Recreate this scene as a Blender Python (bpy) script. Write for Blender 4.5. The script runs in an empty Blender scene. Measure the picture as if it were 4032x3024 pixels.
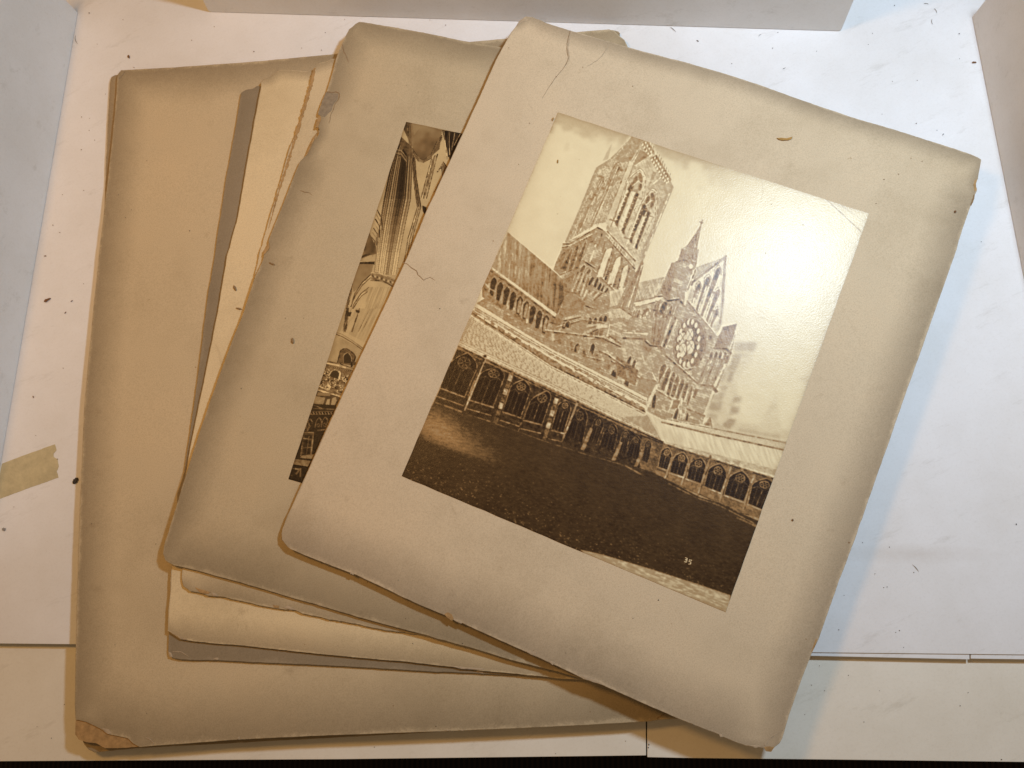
import bpy, bmesh, math, random
import numpy as np
from mathutils import Vector, Matrix

random.seed(7)
C = bpy.context.scene.collection
SC = bpy.context.scene

# ---------------------------------------------------------------- camera (a phone held over the table, pitched 11 degrees)
W, H = 4032, 3024                 # pixels of the photograph: all outlines below were measured in these
FOC = 3000.0                      # focal length in those pixels
CAM_H = 0.702                     # metres above the white boards
PITCH, ROLL = math.radians(11.23), math.radians(-25.03)
cp, sp, cr, sr = math.cos(PITCH), math.sin(PITCH), math.cos(ROLL), math.sin(ROLL)
_r, _u, _b = Vector((1, 0, 0)), Vector((0, cp, sp)), Vector((0, -sp, cp))
AX_R, AX_U, AX_B = _r*cr + _u*sr, _u*cr - _r*sr, _b
cam_data = bpy.data.cameras.new('camera'); cam = bpy.data.objects.new('camera', cam_data); C.objects.link(cam)
cam_data.sensor_width = 36; cam_data.sensor_fit = 'HORIZONTAL'; cam_data.lens = FOC/W*36
cam_data.clip_start = .01; cam_data.clip_end = 50
cam.matrix_world = Matrix(((AX_R.x, AX_U.x, AX_B.x, 0), (AX_R.y, AX_U.y, AX_B.y, 0), (AX_R.z, AX_U.z, AX_B.z, CAM_H), (0, 0, 0, 1)))
SC.camera = cam

def at(px, py, z=0.0):
    """the point at height z that the photograph shows at this pixel"""
    d = AX_R*((px - W/2)/FOC) + AX_U*(-(py - H/2)/FOC) - AX_B
    t = (z - CAM_H)/d.z
    return Vector((d.x*t, d.y*t, z))

# ---------------------------------------------------------------- light: dim room, a warm lamp on the left, a cool one on the right
world = bpy.data.worlds.new('World'); SC.world = world; world.use_nodes = True
bg = world.node_tree.nodes['Background']; bg.inputs[0].default_value = (1, .68, .38, 1); bg.inputs[1].default_value = .185
def lamp(name, px, py, z, aim, size, power, color, shape='DISK', sizey=None):
    d = bpy.data.lights.new(name, 'AREA'); d.shape = shape; d.size = size; d.energy = power; d.color = color
    if sizey: d.size_y = sizey
    o = bpy.data.objects.new(name, d); C.objects.link(o); g = at(px, py); o.location = (g.x, g.y, z)
    o.rotation_euler = (at(*aim) - o.location).to_track_quat('-Z', 'Y').to_euler(); return o
lamp('warm_lamp', 250, 560, .90, (1500, 1300), 0.19, 3.5, (1.000, 0.529, 0.160))
lamp('cool_lamp', 3790, 165, .74, (2600, 1300), 0.085, 6.2, (0.637, 0.815, 1.000))

SC.view_settings.view_transform = 'Standard'; SC.view_settings.look = 'None'
SC.view_settings.exposure = 0; SC.view_settings.gamma = 1
SC.cycles.max_bounces = 6

# ---------------------------------------------------------------- materials
def material(name, base, rough=.8, spec=.3):
    m = bpy.data.materials.new(name); m.use_nodes = True
    b = m.node_tree.nodes['Principled BSDF']; b.inputs['Base Color'].default_value = (*base, 1)
    b.inputs['Roughness'].default_value = rough; b.inputs["Specular IOR Level"].default_value = spec
    return m, m.node_tree, b
def node(nt, t, **k):
    n = nt.nodes.new(t)
    for a, v in k.items():
        if a in n.inputs.keys(): n.inputs[a].default_value = v
        else: setattr(n, a, v)
    return n
def ramp(nt, fac, stops):
    r = nt.nodes.new('ShaderNodeValToRGB'); e = r.color_ramp.elements
    while len(e) < len(stops): e.new(.5)
    for x, (p, c) in zip(e, stops): x.position = p; x.color = (*c, 1)
    nt.links.new(fac, r.inputs[0]); return r.outputs[0]
def noise(nt, scale, detail=4, rough=.6, vec=None, stretch=None):
    n = node(nt, 'ShaderNodeTexNoise', Scale=scale, Detail=detail, Roughness=rough)
    g = nt.nodes.new('ShaderNodeNewGeometry'); src = g.outputs['Position']
    if stretch:
        mp = nt.nodes.new('ShaderNodeMapping'); mp.inputs['Rotation'].default_value[2] = stretch[1]; mp.inputs['Scale'].default_value = stretch[0]
        nt.links.new(src, mp.inputs[0]); src = mp.outputs[0]
    nt.links.new(src, n.inputs['Vector']); return n.outputs['Fac']
def mth(nt, op, a, b, c=None):
    n = nt.nodes.new('ShaderNodeMath'); n.operation = op
    for i, v in enumerate((a, b, c)):
        if v is None: continue
        if isinstance(v, (int, float)): n.inputs[i].default_value = v
        else: nt.links.new(v, n.inputs[i])
    return n.outputs[0]
def mix(nt, fac, a, b, mode='MIX'):
    n = nt.nodes.new('ShaderNodeMix'); n.data_type = 'RGBA'; n.blend_type = mode
    for s, v in ((n.inputs['Factor'], fac), (n.inputs['A'], a), (n.inputs['B'], b)):
        if isinstance(v, tuple): s.default_value = (*v, 1) if len(v) == 3 else v
        elif isinstance(v, (int, float)): s.default_value = v
        else: nt.links.new(v, s)
    return n.outputs['Result']
def bump(nt, b, h, strength, dist):
    n = node(nt, 'ShaderNodeBump', Strength=strength, Distance=dist); nt.links.new(h, n.inputs['Height']); nt.links.new(n.outputs[0], b.inputs['Normal'])

def white_board(name, base, seed, smear=False):
    m, nt, b = material(name, base, .55, .35)
    dirt = ramp(nt, noise(nt, 9 + seed, 5, .7), [(.35, (.93, .92, .90)), (.62, (1, 1, 1))])
    scuff = ramp(nt, noise(nt, 60, 6, .75, stretch=((.25, 1, 1), math.radians(25 + seed*30))), [(.28, (.86, .85, .83)), (.42, (1, 1, 1))])
    grime = ramp(nt, noise(nt, 400, 3, .8), [(.25, (.94, .93, .92)), (.5, (1, 1, 1))])
    c = mix(nt, 1., mix(nt, 1., mix(nt, 1., (*base, 1), dirt, 'MULTIPLY'), scuff, 'MULTIPLY'), grime, 'MULTIPLY')
    if smear:
        p0, p1 = at(3300, 2180), at(3900, 2182); d = p1 - p0; ang = math.atan2(d.y, d.x)
        g = nt.nodes.new('ShaderNodeNewGeometry'); mp = nt.nodes.new('ShaderNodeMapping'); mp.vector_type = 'TEXTURE'
        mp.inputs['Location'].default_value = (p0 + p1)*.5; mp.inputs['Rotation'].default_value[2] = ang; mp.inputs['Scale'].default_value = (d.length*.6, .0095, 1)
        gr = nt.nodes.new('ShaderNodeTexGradient'); gr.gradient_type = 'SPHERICAL'
        nt.links.new(g.outputs['Position'], mp.inputs[0]); nt.links.new(mp.outputs[0], gr.inputs[0])
        k = mth(nt, 'MULTIPLY', gr.outputs['Fac'], mth(nt, 'MULTIPLY', noise(nt, 110, 5, .75), .55))
        c = mix(nt, k, c, (.50, .43, .36))
    nt.links.new(c, b.inputs['Base Color'])
    bump(nt, b, noise(nt, 700, 3, .6), .12, .0004)
    return m
M = {}
M['board'] = white_board('white foam board', (.80, .79, .785), 0, True)
M['wall'] = white_board('standing foam board', (.80, .79, .77), 1)
M['board_low'] = white_board('older white board', (.80, .75, .645), 2)
M['foam'] = material('board edge', (.78, .77, .75), .9, .1)[0]

def card_face(name, centre, edge, seed):
    """old mount card: tan, toned grey brown along its rim (attribute 'rim' = distance from the rim in units of the toned width)"""
    m, nt, b = material(name, centre, .85, .2)
    a = node(nt, 'ShaderNodeAttribute', attribute_name='rim')
    wob = mth(nt, 'MULTIPLY', mth(nt, 'SUBTRACT', noise(nt, 11 + seed, 4, .6), .5), .24)
    fine = mth(nt, 'MULTIPLY', mth(nt, 'SUBTRACT', noise(nt, 130, 4, .7), .5), .22)
    k = mth(nt, 'ADD', mth(nt, 'ADD', a.outputs['Fac'], wob), fine)
    lerp = lambda t: tuple((1-t)*x + t*y for x, y in zip(edge, centre))
    c = ramp(nt, k, [(0, lerp(.75)), (.03, lerp(.46)), (.08, lerp(.34)), (.32, lerp(.50)), (.62, lerp(.74)), (.85, lerp(.92)), (1.0, centre)])
    mot = ramp(nt, noise(nt, 6 + seed*.7, 7, .66), [(.3, (.86, .845, .82)), (.5, (.98, .975, .97)), (.72, (1.04, 1.02, 1.0))])
    fib = ramp(nt, noise(nt, 900, 4, .8), [(.3, (.78, .77, .75)), (.55, (1, 1, 1)), (.8, (1.07, 1.07, 1.06))])
    rub = ramp(nt, noise(nt, 38, 8, .72, stretch=((1, .18, 1), .5 + seed)), [(.25, (.80, .785, .76)), (.36, (1, 1, 1))])
    smear = ramp(nt, noise(nt, 26 + seed, 6, .7), [(.24, (.80, .78, .755)), (.37, (1, 1, 1))])
    fox = ramp(nt, noise(nt, 150, 2, .5), [(.18, (.60, .48, .36)), (.215, (1, 1, 1))])
    for t in (mot, fib, rub, smear, fox): c = mix(nt, 1., c, t, 'MULTIPLY')
    nt.links.new(c, b.inputs['Base Color'])
    bump(nt, b, noise(nt, 1100, 4, .7), .25, .0004)
    return m
def plain(name, base, rough=.85, var=.25, scale=300):
    m, nt, b = material(name, base, rough, .2)
    v = ramp(nt, noise(nt, scale, 5, .7), [(.3, (1-var,)*3), (.7, (1+var*.4,)*3)])
    nt.links.new(mix(nt, 1., (*base, 1), v, 'MULTIPLY'), b.inputs['Base Color'])
    bump(nt, b, noise(nt, scale*2, 4, .7), .4, .0006); return m
M['core'] = plain('brown board core', (.28, .18, .09), .9)
M['core_light'] = plain('torn board core', (.44, .275, .12), .9, .35, 160)
M['flake'] = plain('torn paper', (.47, .37, .25), .9)
M['crack'] = plain('split in the card', (.30, .195, .105), .9)
M['crumb'] = plain('brown paper crumb', (.20, .10, .045), .9)
M['speck'] = plain('dark speck', (.10, .08, .065), .9)
M['seed'] = plain('dried seed husk', (.055, .045, .035), .7)
M['curl'] = plain('curled paper shaving', (.42, .24, .07), .8)
M['fibre'] = plain('grey fibre', (.30, .28, .26), .9)
M['tape'] = plain('old masking tape', (.56, .48, .29), .55, .2, 90)
M['tone'] = plain('grey brown paper', (.30, .24, .165), .9)
m, nt, b = material('dark carpet', (.012, .009, .007), .95, .1)
wv = node(nt, 'ShaderNodeTexWave', Scale=34.0, Distortion=1.2, Detail=3.0)
wg = nt.nodes.new('ShaderNodeNewGeometry'); wm = nt.nodes.new('ShaderNodeMapping'); wm.inputs['Rotation'].default_value[2] = math.radians(25)
nt.links.new(wg.outputs['Position'], wm.inputs[0]); nt.links.new(wm.outputs[0], wv.inputs['Vector'])
nt.links.new(ramp(nt, wv.outputs['Fac'], [(.3, (.012, .009, .007)), (.8, (.022, .016, .012))]), b.inputs['Base Color']); bump(nt, b, wv.outputs['Fac'], .6, .002)
M['carpet'] = m
M['table'] = plain('dark table', (.03, .024, .02), .6)

def print_material(name, img, dark, mid, light, rough, spec=.37):
    m, nt, b = material(name, light, rough, spec)
    t = nt.nodes.new('ShaderNodeTexImage'); t.image = img; t.interpolation = 'Cubic'; t.extension = 'EXTEND'
    u = node(nt, 'ShaderNodeUVMap', uv_map='UVMap'); nt.links.new(u.outputs[0], t.inputs[0])
    nt.links.new(ramp(nt, t.outputs['Color'], [(0, dark), (.24, tuple(.22*x + .4*y for x, y in zip(mid, dark))), (.5, mid), (.75, tuple(.58*x + .30*y for x, y in zip(mid, light))), (.95, light)]), b.inputs['Base Color'])
    bump(nt, b, mth(nt, 'ADD', noise(nt, 720, 3, .65), mth(nt, 'MULTIPLY', noise(nt, 60, 3, .5), 1.1)), .31, .0005)
    return m
def tone_image(name, a):
    h, w = a.shape; im = bpy.data.images.new(name, w, h, float_buffer=False); im.colorspace_settings.name = 'Non-Color'
    p = np.ones((h, w, 4), np.float32); p[..., :3] = a[::-1, :, None]; im.pixels.foreach_set(p.ravel()); im.update(); im.pack(); return im

# ---------------------------------------------------------------- building helpers
def link(name, me, mats, parent=None, label=None, cat=None, group=None, kind=None):
    if not isinstance(mats, (list, tuple)): mats = [mats]
    for x in mats: me.materials.append(x)
    o = bpy.data.objects.new(name, me); C.objects.link(o)
    if parent is not None:
        o.parent = parent; o.matrix_parent_inverse = Matrix.Translation(-parent.location)
    for k, v in (('label', label), ('category', cat), ('group', group), ('kind', kind)):
        if v: o[k] = v
    return o
def thing(name, loc, label, cat, group=None):
    o = bpy.data.objects.new(name, None); C.objects.link(o); o.location = loc; o.empty_display_size = .02
    o['label'] = label; o['category'] = cat
    if group: o['group'] = group
    return o
def mesh(name, v, f, smooth=False):
    me = bpy.data.meshes.new(name); me.from_pydata([tuple(p) for p in v], [], f); me.validate(); me.update()
    if smooth: me.polygons.foreach_set('use_smooth', [True]*len(me.polygons))
    return me
def prism(name, P, z0, z1):
    """flat polygon P (ground points) from height z0 to z1"""
    n = len(P); v = [(p[0], p[1], z0) for p in P] + [(p[0], p[1], z1) for p in P]
    area = sum(P[i][0]*P[(i+1) % n][1] - P[(i+1) % n][0]*P[i][1] for i in range(n))
    top = list(range(n, 2*n)); bot = list(range(n)); side = [(i, (i+1) % n, n + (i+1) % n, n + i) for i in range(n)]
    if area < 0: side = [s[::-1] for s in side]; top = top[::-1]; bot = bot[::-1]
    return mesh(name, v, [top, bot[::-1]] + side)
def bevel(o, w, seg=2):
    m = o.modifiers.new('edge', 'BEVEL'); m.width = w; m.segments = seg; m.limit_method = 'ANGLE'; return o

# ---------------------------------------------------------------- the setting
Z2 = -.0012                                                        # second sheet, just under the top one
f = link('floor', prism('floor', [(-2, -2), (2, -2), (2, 2), (-2, 2)], -.74, -.72), M['carpet'], kind='structure')
tb = [at(-900, 2960, -.014), at(4900, 2960, -.014), at(4900, -500, -.014), at(-900, -500, -.014)]
link('tabletop', prism('tabletop', tb, -.045, -.0142), M['table'], kind='structure')
top = [at(-500, 2529), at(298, 2537), at(1800, 2553), at(3195, 2569), at(4032, 2578), at(4500, 2584), at(4700, -600), at(-700, -600)]
bevel(link('white_board', prism('white_board', top, -.001, 0), [M['board']], label='large white board lying under all the fanned mounts', cat='board'), .0003)
s2 = [at(1200, 2557, Z2), at(3195, 2583, Z2), at(3818, 2597, Z2), at(3818, 1800, Z2), at(1200, 1800, Z2)]
bevel(link('white_board', prism('white_board', s2, -.0069, Z2), M['board'], label='white board showing as a thin strip below the large board, shadow under its edge', cat='board'), .0004)
s3 = [at(3823, 2594, Z2), at(4500, 2603, Z2), at(4500, 1800, Z2), at(3823, 1800, Z2)]
bevel(link('white_board', prism('white_board', s3, -.0069, Z2), M['board'], label='short white board strip beyond the small step in the thin strip', cat='board'), .0004)
l1 = [at(-500, 3003, -.007), at(0, 2998, -.007), at(1344, 2990, -.007), at(2544, 2975, -.007), at(2540, 2300, -.007), at(-500, 2300, -.007)]
bevel(link('white_board', prism('white_board', l1, -.014, -.0071), M['board_low'], label='cream front board under the torn mount corner, at the table edge', cat='board'), .0004)
l2 = [at(2549, 2982, -.007), at(2688, 2985, -.007), at(3400, 2993, -.007), at(4032, 3001, -.007), at(4600, 3008, -.007), at(4600, 2300, -.007), at(2545, 2300, -.007)]
bevel(link('white_board', prism('white_board', l2, -.014, -.0071), M['board_low'], label='cream front board beside the frayed corner of the topmost mount', cat='board'), .0004)
def upright(a, b, h, t, out, label, lean=0., rnd=0., back=0.):
    """a foam board on edge: ground line a-b, thickness t away from the stack, rounded lower corners"""
    a = Vector(a); b = Vector(b); d = (b - a).normalized(); L = (b - a).length
    n = Vector((-d.y, d.x, 0)); n = n if n.dot(Vector(out)) > 0 else -n
    P = [(rnd, 0), (L - rnd, 0), (L, rnd), (L + lean, h), (-lean, h), (0, rnd)] if rnd else [(0, 0), (L, 0), (L + lean, h), (-lean, h)]
    v = [a + d*x + Vector((0, 0, z + .0003)) + n*z*back for x, z in P]; v += [p + n*t for p in v]; k = len(P)
    me = mesh('upright_board', v, [list(range(k)), list(range(2*k - 1, k - 1, -1))] + [(i, i + k, (i+1) % k + k, (i+1) % k) for i in range(k)])
    bm = bmesh.new(); bm.from_mesh(me); bmesh.ops.recalc_face_normals(bm, faces=bm.faces); bm.to_mesh(me); bm.free()
    return bevel(link('upright_board', me, [M['wall']], label=label, cat='board'), .0006)
cen = at(2016, 1400)
upright(at(307, 50), at(-60, 2200), .10, .005, at(-800, 1000) - cen, 'white foam board standing on edge beside the piece of masking tape')
upright(at(3827, 67), at(4230, 2100), .10, .005, at(4800, 1000) - cen, 'white foam board standing on edge past the cool lit bare board')
upright(at(822, 48), at(3311, 124), .10, .005, at(2000, -800) - cen, 'long white foam board standing on edge behind the mounts', rnd=.002, back=.22)

# ---------------------------------------------------------------- the mounts: old cards fanned out on the boards
Zv = {1: (0, 0), 2: (1344, 0), 3: (2688, 0), 4: (0, 1008), 5: (0, 2016), 6: (1344, 2016), 7: (2688, 2016)}
def zz(k, *pts):
    s = 1344/2212; return [(Zv[k][0] + x*s, Zv[k][1] + y*s) for x, y in pts]

def worn(P, step, amp, seed):
    """resample a traced outline and fray it a little"""
    rng = np.random.RandomState(seed); out = []
    for p, q in zip(P, P[1:] + P[:1]):
        L = math.hypot(q[0]-p[0], q[1]-p[1]); n = max(1, int(L/step)); nx, ny = -(q[1]-p[1])/max(L, 1e-6), (q[0]-p[0])/max(L, 1e-6)
        for k in range(n): out.append((p[0] + (q[0]-p[0])*k/n, p[1] + (q[1]-p[1])*k/n, nx, ny))
    n = len(out); e = np.zeros(n)
    for w, a in ((40, .3), (13, .5), (4, .55)):
        g = rng.randn(n//w + 3); x = np.arange(n)/w; i = x.astype(int); e += a*(g[i]*(1-(x-i)) + g[i+1]*(x-i))
    e += .35*rng.randn(n); e[0] = 0
    return [(x + nx*amp*v, y + ny*amp*v) for (x, y, nx, ny), v in zip(out, e)]

class Sheet:
    def __init__(s, outline, z, corner=(0, 0, 0, 0), power=1., thick=.0022, amp=.9, seed=0, tone=(0.021, 0.021, 0.021, 0.030)):
        """corner: extra height at top-left, top-right, bottom-right, bottom-left of the frame that measures the outline"""
        s.z0, s.corner, s.power, s.thick = z, corner, power, thick
        xs = [p[0] for p in outline]; ys = [p[1] for p in outline]
        a = at(min(xs), min(ys)); b2 = at(max(xs), min(ys)); c = at(min(xs), max(ys))
        s.o = Vector((a.x, a.y)); s.ex = Vector((b2.x - a.x, b2.y - a.y)); s.ey = Vector((c.x - a.x, c.y - a.y))
        s.px = worn(outline, 9, amp, seed); s.simple = outline; s.tone = tone            # toned width along left, top, right, bottom (m)
    def zf(s, x, y):
        d = Vector((x, y)) - s.o; u = d.dot(s.ex)/s.ex.length_squared; v = d.dot(s.ey)/s.ey.length_squared
        tl, tr, br, bl = s.corner
        u = max(min(u, 1.2), 0)**s.power; return s.z0 + tl*(1-u)*(1-v) + tr*u*(1-v) + br*u*v + bl*(1-u)*v
    def pt(s, px, py, lift=0.):
        p = at(px, py, s.z0)
        for _ in range(4): p = at(px, py, s.zf(p.x, p.y) + lift)
        return p
    def build(s, name, mats, parent):
        B = np.array([s.pt(*p)[:2] for p in s.px]); c = B.mean(0)
        th = np.unwrap(np.arctan2(B[:, 1] - c[1], B[:, 0] - c[0])); sg = np.sign(th[-1] - th[0]); keep = []; last = -1e9
        for i, t in enumerate(th*sg):                               # every point must be visible from the middle
            if t > last + 1e-5 and t < th[0]*sg + 2*math.pi - 1e-4: keep.append(i); last = t
        B = B[keep]; S = np.array([s.pt(*p)[:2] for p in s.simple]); n = len(B)
        r = np.linalg.norm(B - c, axis=1)[:, None]
        rings = [B]
        for o in (.0005, .0025, .006, .011, .017, .024, .033, .045, .06): rings.append(c + (B - c)*(1 - o*1.12/r))
        for k in (.75, .55, .35, .15): rings.append(c + (B - c)*np.minimum(k, 1 - .075/r))
        V = np.concatenate(rings + [c[None]])
        d = np.full(len(V), 9.)
        P2 = np.array(s.simple); pc = P2.mean(0); turn = np.sign(np.sum(P2[:, 0]*np.roll(P2[:, 1], -1) - np.roll(P2[:, 0], -1)*P2[:, 1]))
        for p, q, a, b3 in zip(S, np.roll(S, -1, 0), P2, np.roll(P2, -1, 0)):
            e = q - p; nx, ny = (b3[1] - a[1])*turn, -(b3[0] - a[0])*turn      # outward on the picture
            w = s.tone[(2 if nx > 0 else 0) if abs(nx) > abs(ny) else (3 if ny > 0 else 1)]
            if np.hypot(nx, ny) < 60: w = min(w, .012)
            t = np.clip(((V - p) @ e)/(e @ e + 1e-12), 0, 1); d = np.minimum(d, np.linalg.norm(V - p - t[:, None]*e, axis=1)/w)
        d[:n] = 0
        Z = np.array([s.zf(*p) for p in V]); Z[:n] -= 0.
        nv = len(V); verts = np.concatenate([np.c_[V, Z], np.c_[V, Z - s.thick]])
        area = np.sum(B[:, 0]*np.roll(B[:, 1], -1) - np.roll(B[:, 0], -1)*B[:, 1]); ccw = area > 0
        F = []; R = len(rings)
        for k in range(R - 1):
            a, b2 = k*n, (k+1)*n
            F += [(a + i, a + (i+1) % n, b2 + (i+1) % n, b2 + i) for i in range(n)]
        F += [((R-1)*n + i, (R-1)*n + (i+1) % n, nv - 1) for i in range(n)]
        top = F if ccw else [q[::-1] for q in F]
        bot = [tuple(i + nv for i in q[::-1]) for q in top]
        side = [(i, i + nv, (i+1) % n + nv, (i+1) % n) for i in range(n)]
        side = side if ccw else [q[::-1] for q in side]; side = [q[::-1] for q in side]
        side = [q if ccw else q for q in side]
        me = mesh(name, verts, top + bot + side)
        at_ = me.attributes.new('rim', 'FLOAT', 'POINT'); at_.data.foreach_set('value', np.concatenate([d, d]).astype(np.float32))
        mi = [0]*(len(top) + len(bot)) + [1]*len(side); me.polygons.foreach_set('material_index', mi)
        sm = [True]*(len(top) + len(bot)) + [False]*len(side); me.polygons.foreach_set('use_smooth', sm)
        bm = bmesh.new(); bm.from_mesh(me); bmesh.ops.recalc_face_normals(bm, faces=bm.faces); bm.to_mesh(me); bm.free()
        return link(name, me, mats, parent)

def ribbon(S, P, w, lift, th=.00025, rng=random):
    """thin broken strip along pixels P on sheet S, w metres wide with ragged sides"""
    Q = []
    for (x0, y0), (x1, y1) in zip(P[:-1], P[1:]):
        n = max(1, int(math.hypot(x1-x0, y1-y0)/7))
        Q += [(x0 + (x1-x0)*k/n + (rng.random()-.5)*2, y0 + (y1-y0)*k/n + (rng.random()-.5)*2) for k in range(n)]
    Q.append(P[-1]); V = []; F = []
    for i, q in enumerate(Q):
        p = S.pt(*q, lift); a = S.pt(*Q[max(i-1, 0)], lift); b = S.pt(*Q[min(i+1, len(Q)-1)], lift)
        d = (b - a); d.z = 0; d.normalize(); nrm = Vector((-d.y, d.x, 0)); k = w*.5*(.5 + rng.random())*(1 - .85*(i/(len(Q)-1))**3)
        V += [p - nrm*k, p + nrm*k, p - nrm*k - Vector((0, 0, th)), p + nrm*k - Vector((0, 0, th))]
    for i in range(len(Q) - 1):
        a, b = 4*i, 4*i + 4; F += [(a, b, b+1, a+1), (a, a+2, b+2, b), (a+1, b+1, b+3, a+3), (a+2, a+3, b+3, b+2)]
    F += [(0, 1, 3, 2), (4*len(Q)-4, 4*len(Q)-2, 4*len(Q)-1, 4*len(Q)-3)]
    return mesh('ribbon', V, F)
def flake(S, P, lift, th=.0004, amp=1.2, seed=1, curl=0.):
    """small torn patch with the pixel outline P, lying on sheet S"""
    Q = worn(P, 6, amp, seed); V = [S.pt(*q, lift) for q in Q]; n = len(V); c = sum(V, Vector())/n + Vector((0, 0, .0002))
    V2 = [v - Vector((0, 0, th)) for v in V]; A = V + V2 + [c]
    F = [(i, (i+1) % n, 2*n) for i in range(n)] + [(i, i + n, (i+1) % n + n, (i+1) % n) for i in range(n)] + [list(range(n, 2*n))[::-1]]
    me = mesh('patch', A, F); bm = bmesh.new(); bm.from_mesh(me); bmesh.ops.recalc_face_normals(bm, faces=bm.faces); bm.to_mesh(me); bm.free(); return me

TAN, GREY = (.53, .415, .28), (.225, .172, .112)
M['card_low'] = card_face('lowest mount face', (.50, .38, .225), (0.246, 0.187, 0.113), 1)
M['card_wide'] = card_face('large mount face', (.60, .488, .315), (0.232, 0.176, 0.106), 2)
M['card_grey'] = card_face('grey mount face', (.355, .29, .20), (0.246, 0.193, 0.123), 3)
M['card_cream'] = card_face('cream mount face', (.735, .60, .375), (0.286, 0.217, 0.133), 4)
M['card_ragged'] = card_face('ragged mount face', (.655, .53, .335), (0.286, 0.222, 0.138), 5)
M['card_inner'] = card_face('interior mount face', (.55, .446, .285), (0.236, 0.183, 0.113), 6)
M['card_top'] = card_face('topmost mount face', (.655, .533, .362), (0.280, 0.218, 0.146), 7)

OUT_LOW = zz(1, (790,478), (770,484), (745,487), (722,500), (712,540), (695,850), (685,1100), (679,1280), (670,1500)) + zz(5, (520,300), (500,900), (495,1350), (528,1470), (545,1505), (575,1540), (610,1556), (650,1555), (760,1543), (900,1530)) + [(1400, 2900), (2600, 2832), (2688, 2700), (2460, 300), (2440, 135)] + zz(2, (1825,240), (1795,205), (1755,196), (1720,215))+ [(1800, 200)]
OUT_WIDE = zz(1, (760,500), (768,475), (785,455), (850,452), (1300,425), (1700,395), (2150,352)) + zz(2, (380,310), (820,272), (1060,253), (1530,207), (1735,190), (1770,200), (1800,232), (1835,258), (1856,302)) + [(2480, 300), (2600, 1500), (2690, 2790)] + zz(6, (2180,1338), (2060,1346), (2000,1356), (1600,1380), (1000,1408), (0,1445)) + zz(5, (1960,1455), (1540,1476), (1000,1515), (905,1524), (860,1500), (828,1468), (700,1440), (655,1408), (620,1390), (560,1362), (510,1348), (490,1348), (485,1250), (490,950), (500,500), (515,0)) + zz(4, (545,1000), (570,700), (610,300), (640,0)) + zz(1, (675,1350), (700,1150), (738,800), (755,600))
OUT_GREY = zz(1, (1555,640), (1560,602), (1590,582), (1640,572), (1665,556), (1760,560)) + [(1500, 330), (2880, 480), (2950, 1500), (2900, 2735)] + zz(6, (1560,1086), (1300,1068), (900,1048), (500,1030), (0,1000)) + zz(5, (1700,975), (1400,962), (1170,955), (1120,945), (1095,925), (1090,900), (1093,790)) + zz(4, (1150,1540), (1195,1400), (1240,1100), (1310,560), (1350,230), (1390,0)) + zz(1, (1460,1180), (1520,870))
OUT_CREAM = zz(1, (1690,570), (1690,535), (1710,510), (1750,500), (1775,475), (1810,455), (1840,452), (2030,465)) + [(1500, 300), (2880, 430), (2940, 1500), (2860, 2720)] + zz(6, (1430,1080), (1300,1065), (900,1030), (720,1005), (380,968), (0,935)) + zz(5, (1600,870), (1300,845), (1170,825), (1130,800), (1088,770), (1090,640), (1105,500), (1110,370)) + zz(4, (1190,1480), (1230,1250), (1330,760), (1410,360), (1470,0)) + zz(1, (1540,1400), (1610,1000), (1650,780))
OUT_RAGGED = zz(1, (2035,450), (2048,418), (2068,408), (2110,398), (2150,380)) + [(1450, 220), (2850, 430), (2850, 1500), (2600, 2640), (2200, 2575)] + zz(6, (560,800), (300,770), (0,705)) + zz(5, (1960,655), (1890,625), (1850,630), (1780,620), (1600,585), (1440,550), (1340,545), (1310,530), (1230,515), (1185,482), (1175,440), (1180,360)) + [(850, 1760)] + zz(1, (1690,1600), (1810,1200), (1850,1050), (1875,960), (1900,900), (1955,770), (1965,700), (2005,580), (2022,520))
OUT_INNER = zz(2, (15,262), (50,190), (72,175), (90,155), (115,142), (160,145), (500,205), (820,270), (1035,308)) + [(3020, 392), (2930, 1500), (2650, 2770)] + zz(6, (1360,1025), (1100,960), (860,885), (620,820), (560,800), (300,735), (0,650)) + zz(5, (1800,530), (1500,440), (1200,360), (1130,345), (1095,330), (1070,310), (1057,270), (1065,210), (1130,0)) + zz(4, (1200,1430), (1260,1240), (1400,830), (1500,560), (1580,360), (1650,140), (1700,30)) + zz(1, (1710,1650), (1738,1620), (1745,1600), (1738,1560), (1830,1330), (1920,1100), (1945,1045), (1980,1010), (2010,970), (2030,920), (2065,870), (2070,838), (2048,828), (2068,800), (2080,762), (2055,745), (2085,660), (2117,590), (2150,480), (2180,370))
OUT_TOP = zz(2, (1100,210), (1135,165), (1152,138), (1195,108), (1240,111), (1330,150), (1478,195), (1735,270), (1850,305), (2212,400)) + zz(3, (250,470), (490,548), (770,650), (1115,765), (1440,862), (1700,945), (1870,1000), (1915,1020), (1936,1035), (1926,1090), (1912,1160), (1890,1185), (1894,1210), (1906,1238), (1893,1262), (1886,1290), (1868,1330), (1820,1460), (1760,1659)) + zz(7, (1110,190), (1000,480), (880,830), (838,910), (760,1110), (690,1310), (645,1470), (628,1500), (600,1522), (572,1545), (545,1535), (480,1525), (410,1515), (330,1485), (258,1455), (240,1443), (100,1390), (0,1350)) + zz(6, (1900,1215), (1690,1120), (1570,1080), (1270,940), (1195,905), (900,775), (780,720), (670,670), (500,600), (300,505), (100,410)) + zz(5, (2100,330), (1880,240), (1860,225), (1827,180), (1824,140), (1830,110), (1865,20)) + [(1300, 1660), (1425, 1390), (1548, 1130)] + zz(2, (430,1659), (550,1370), (785,870), (1000,390), (1055,290))

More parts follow.
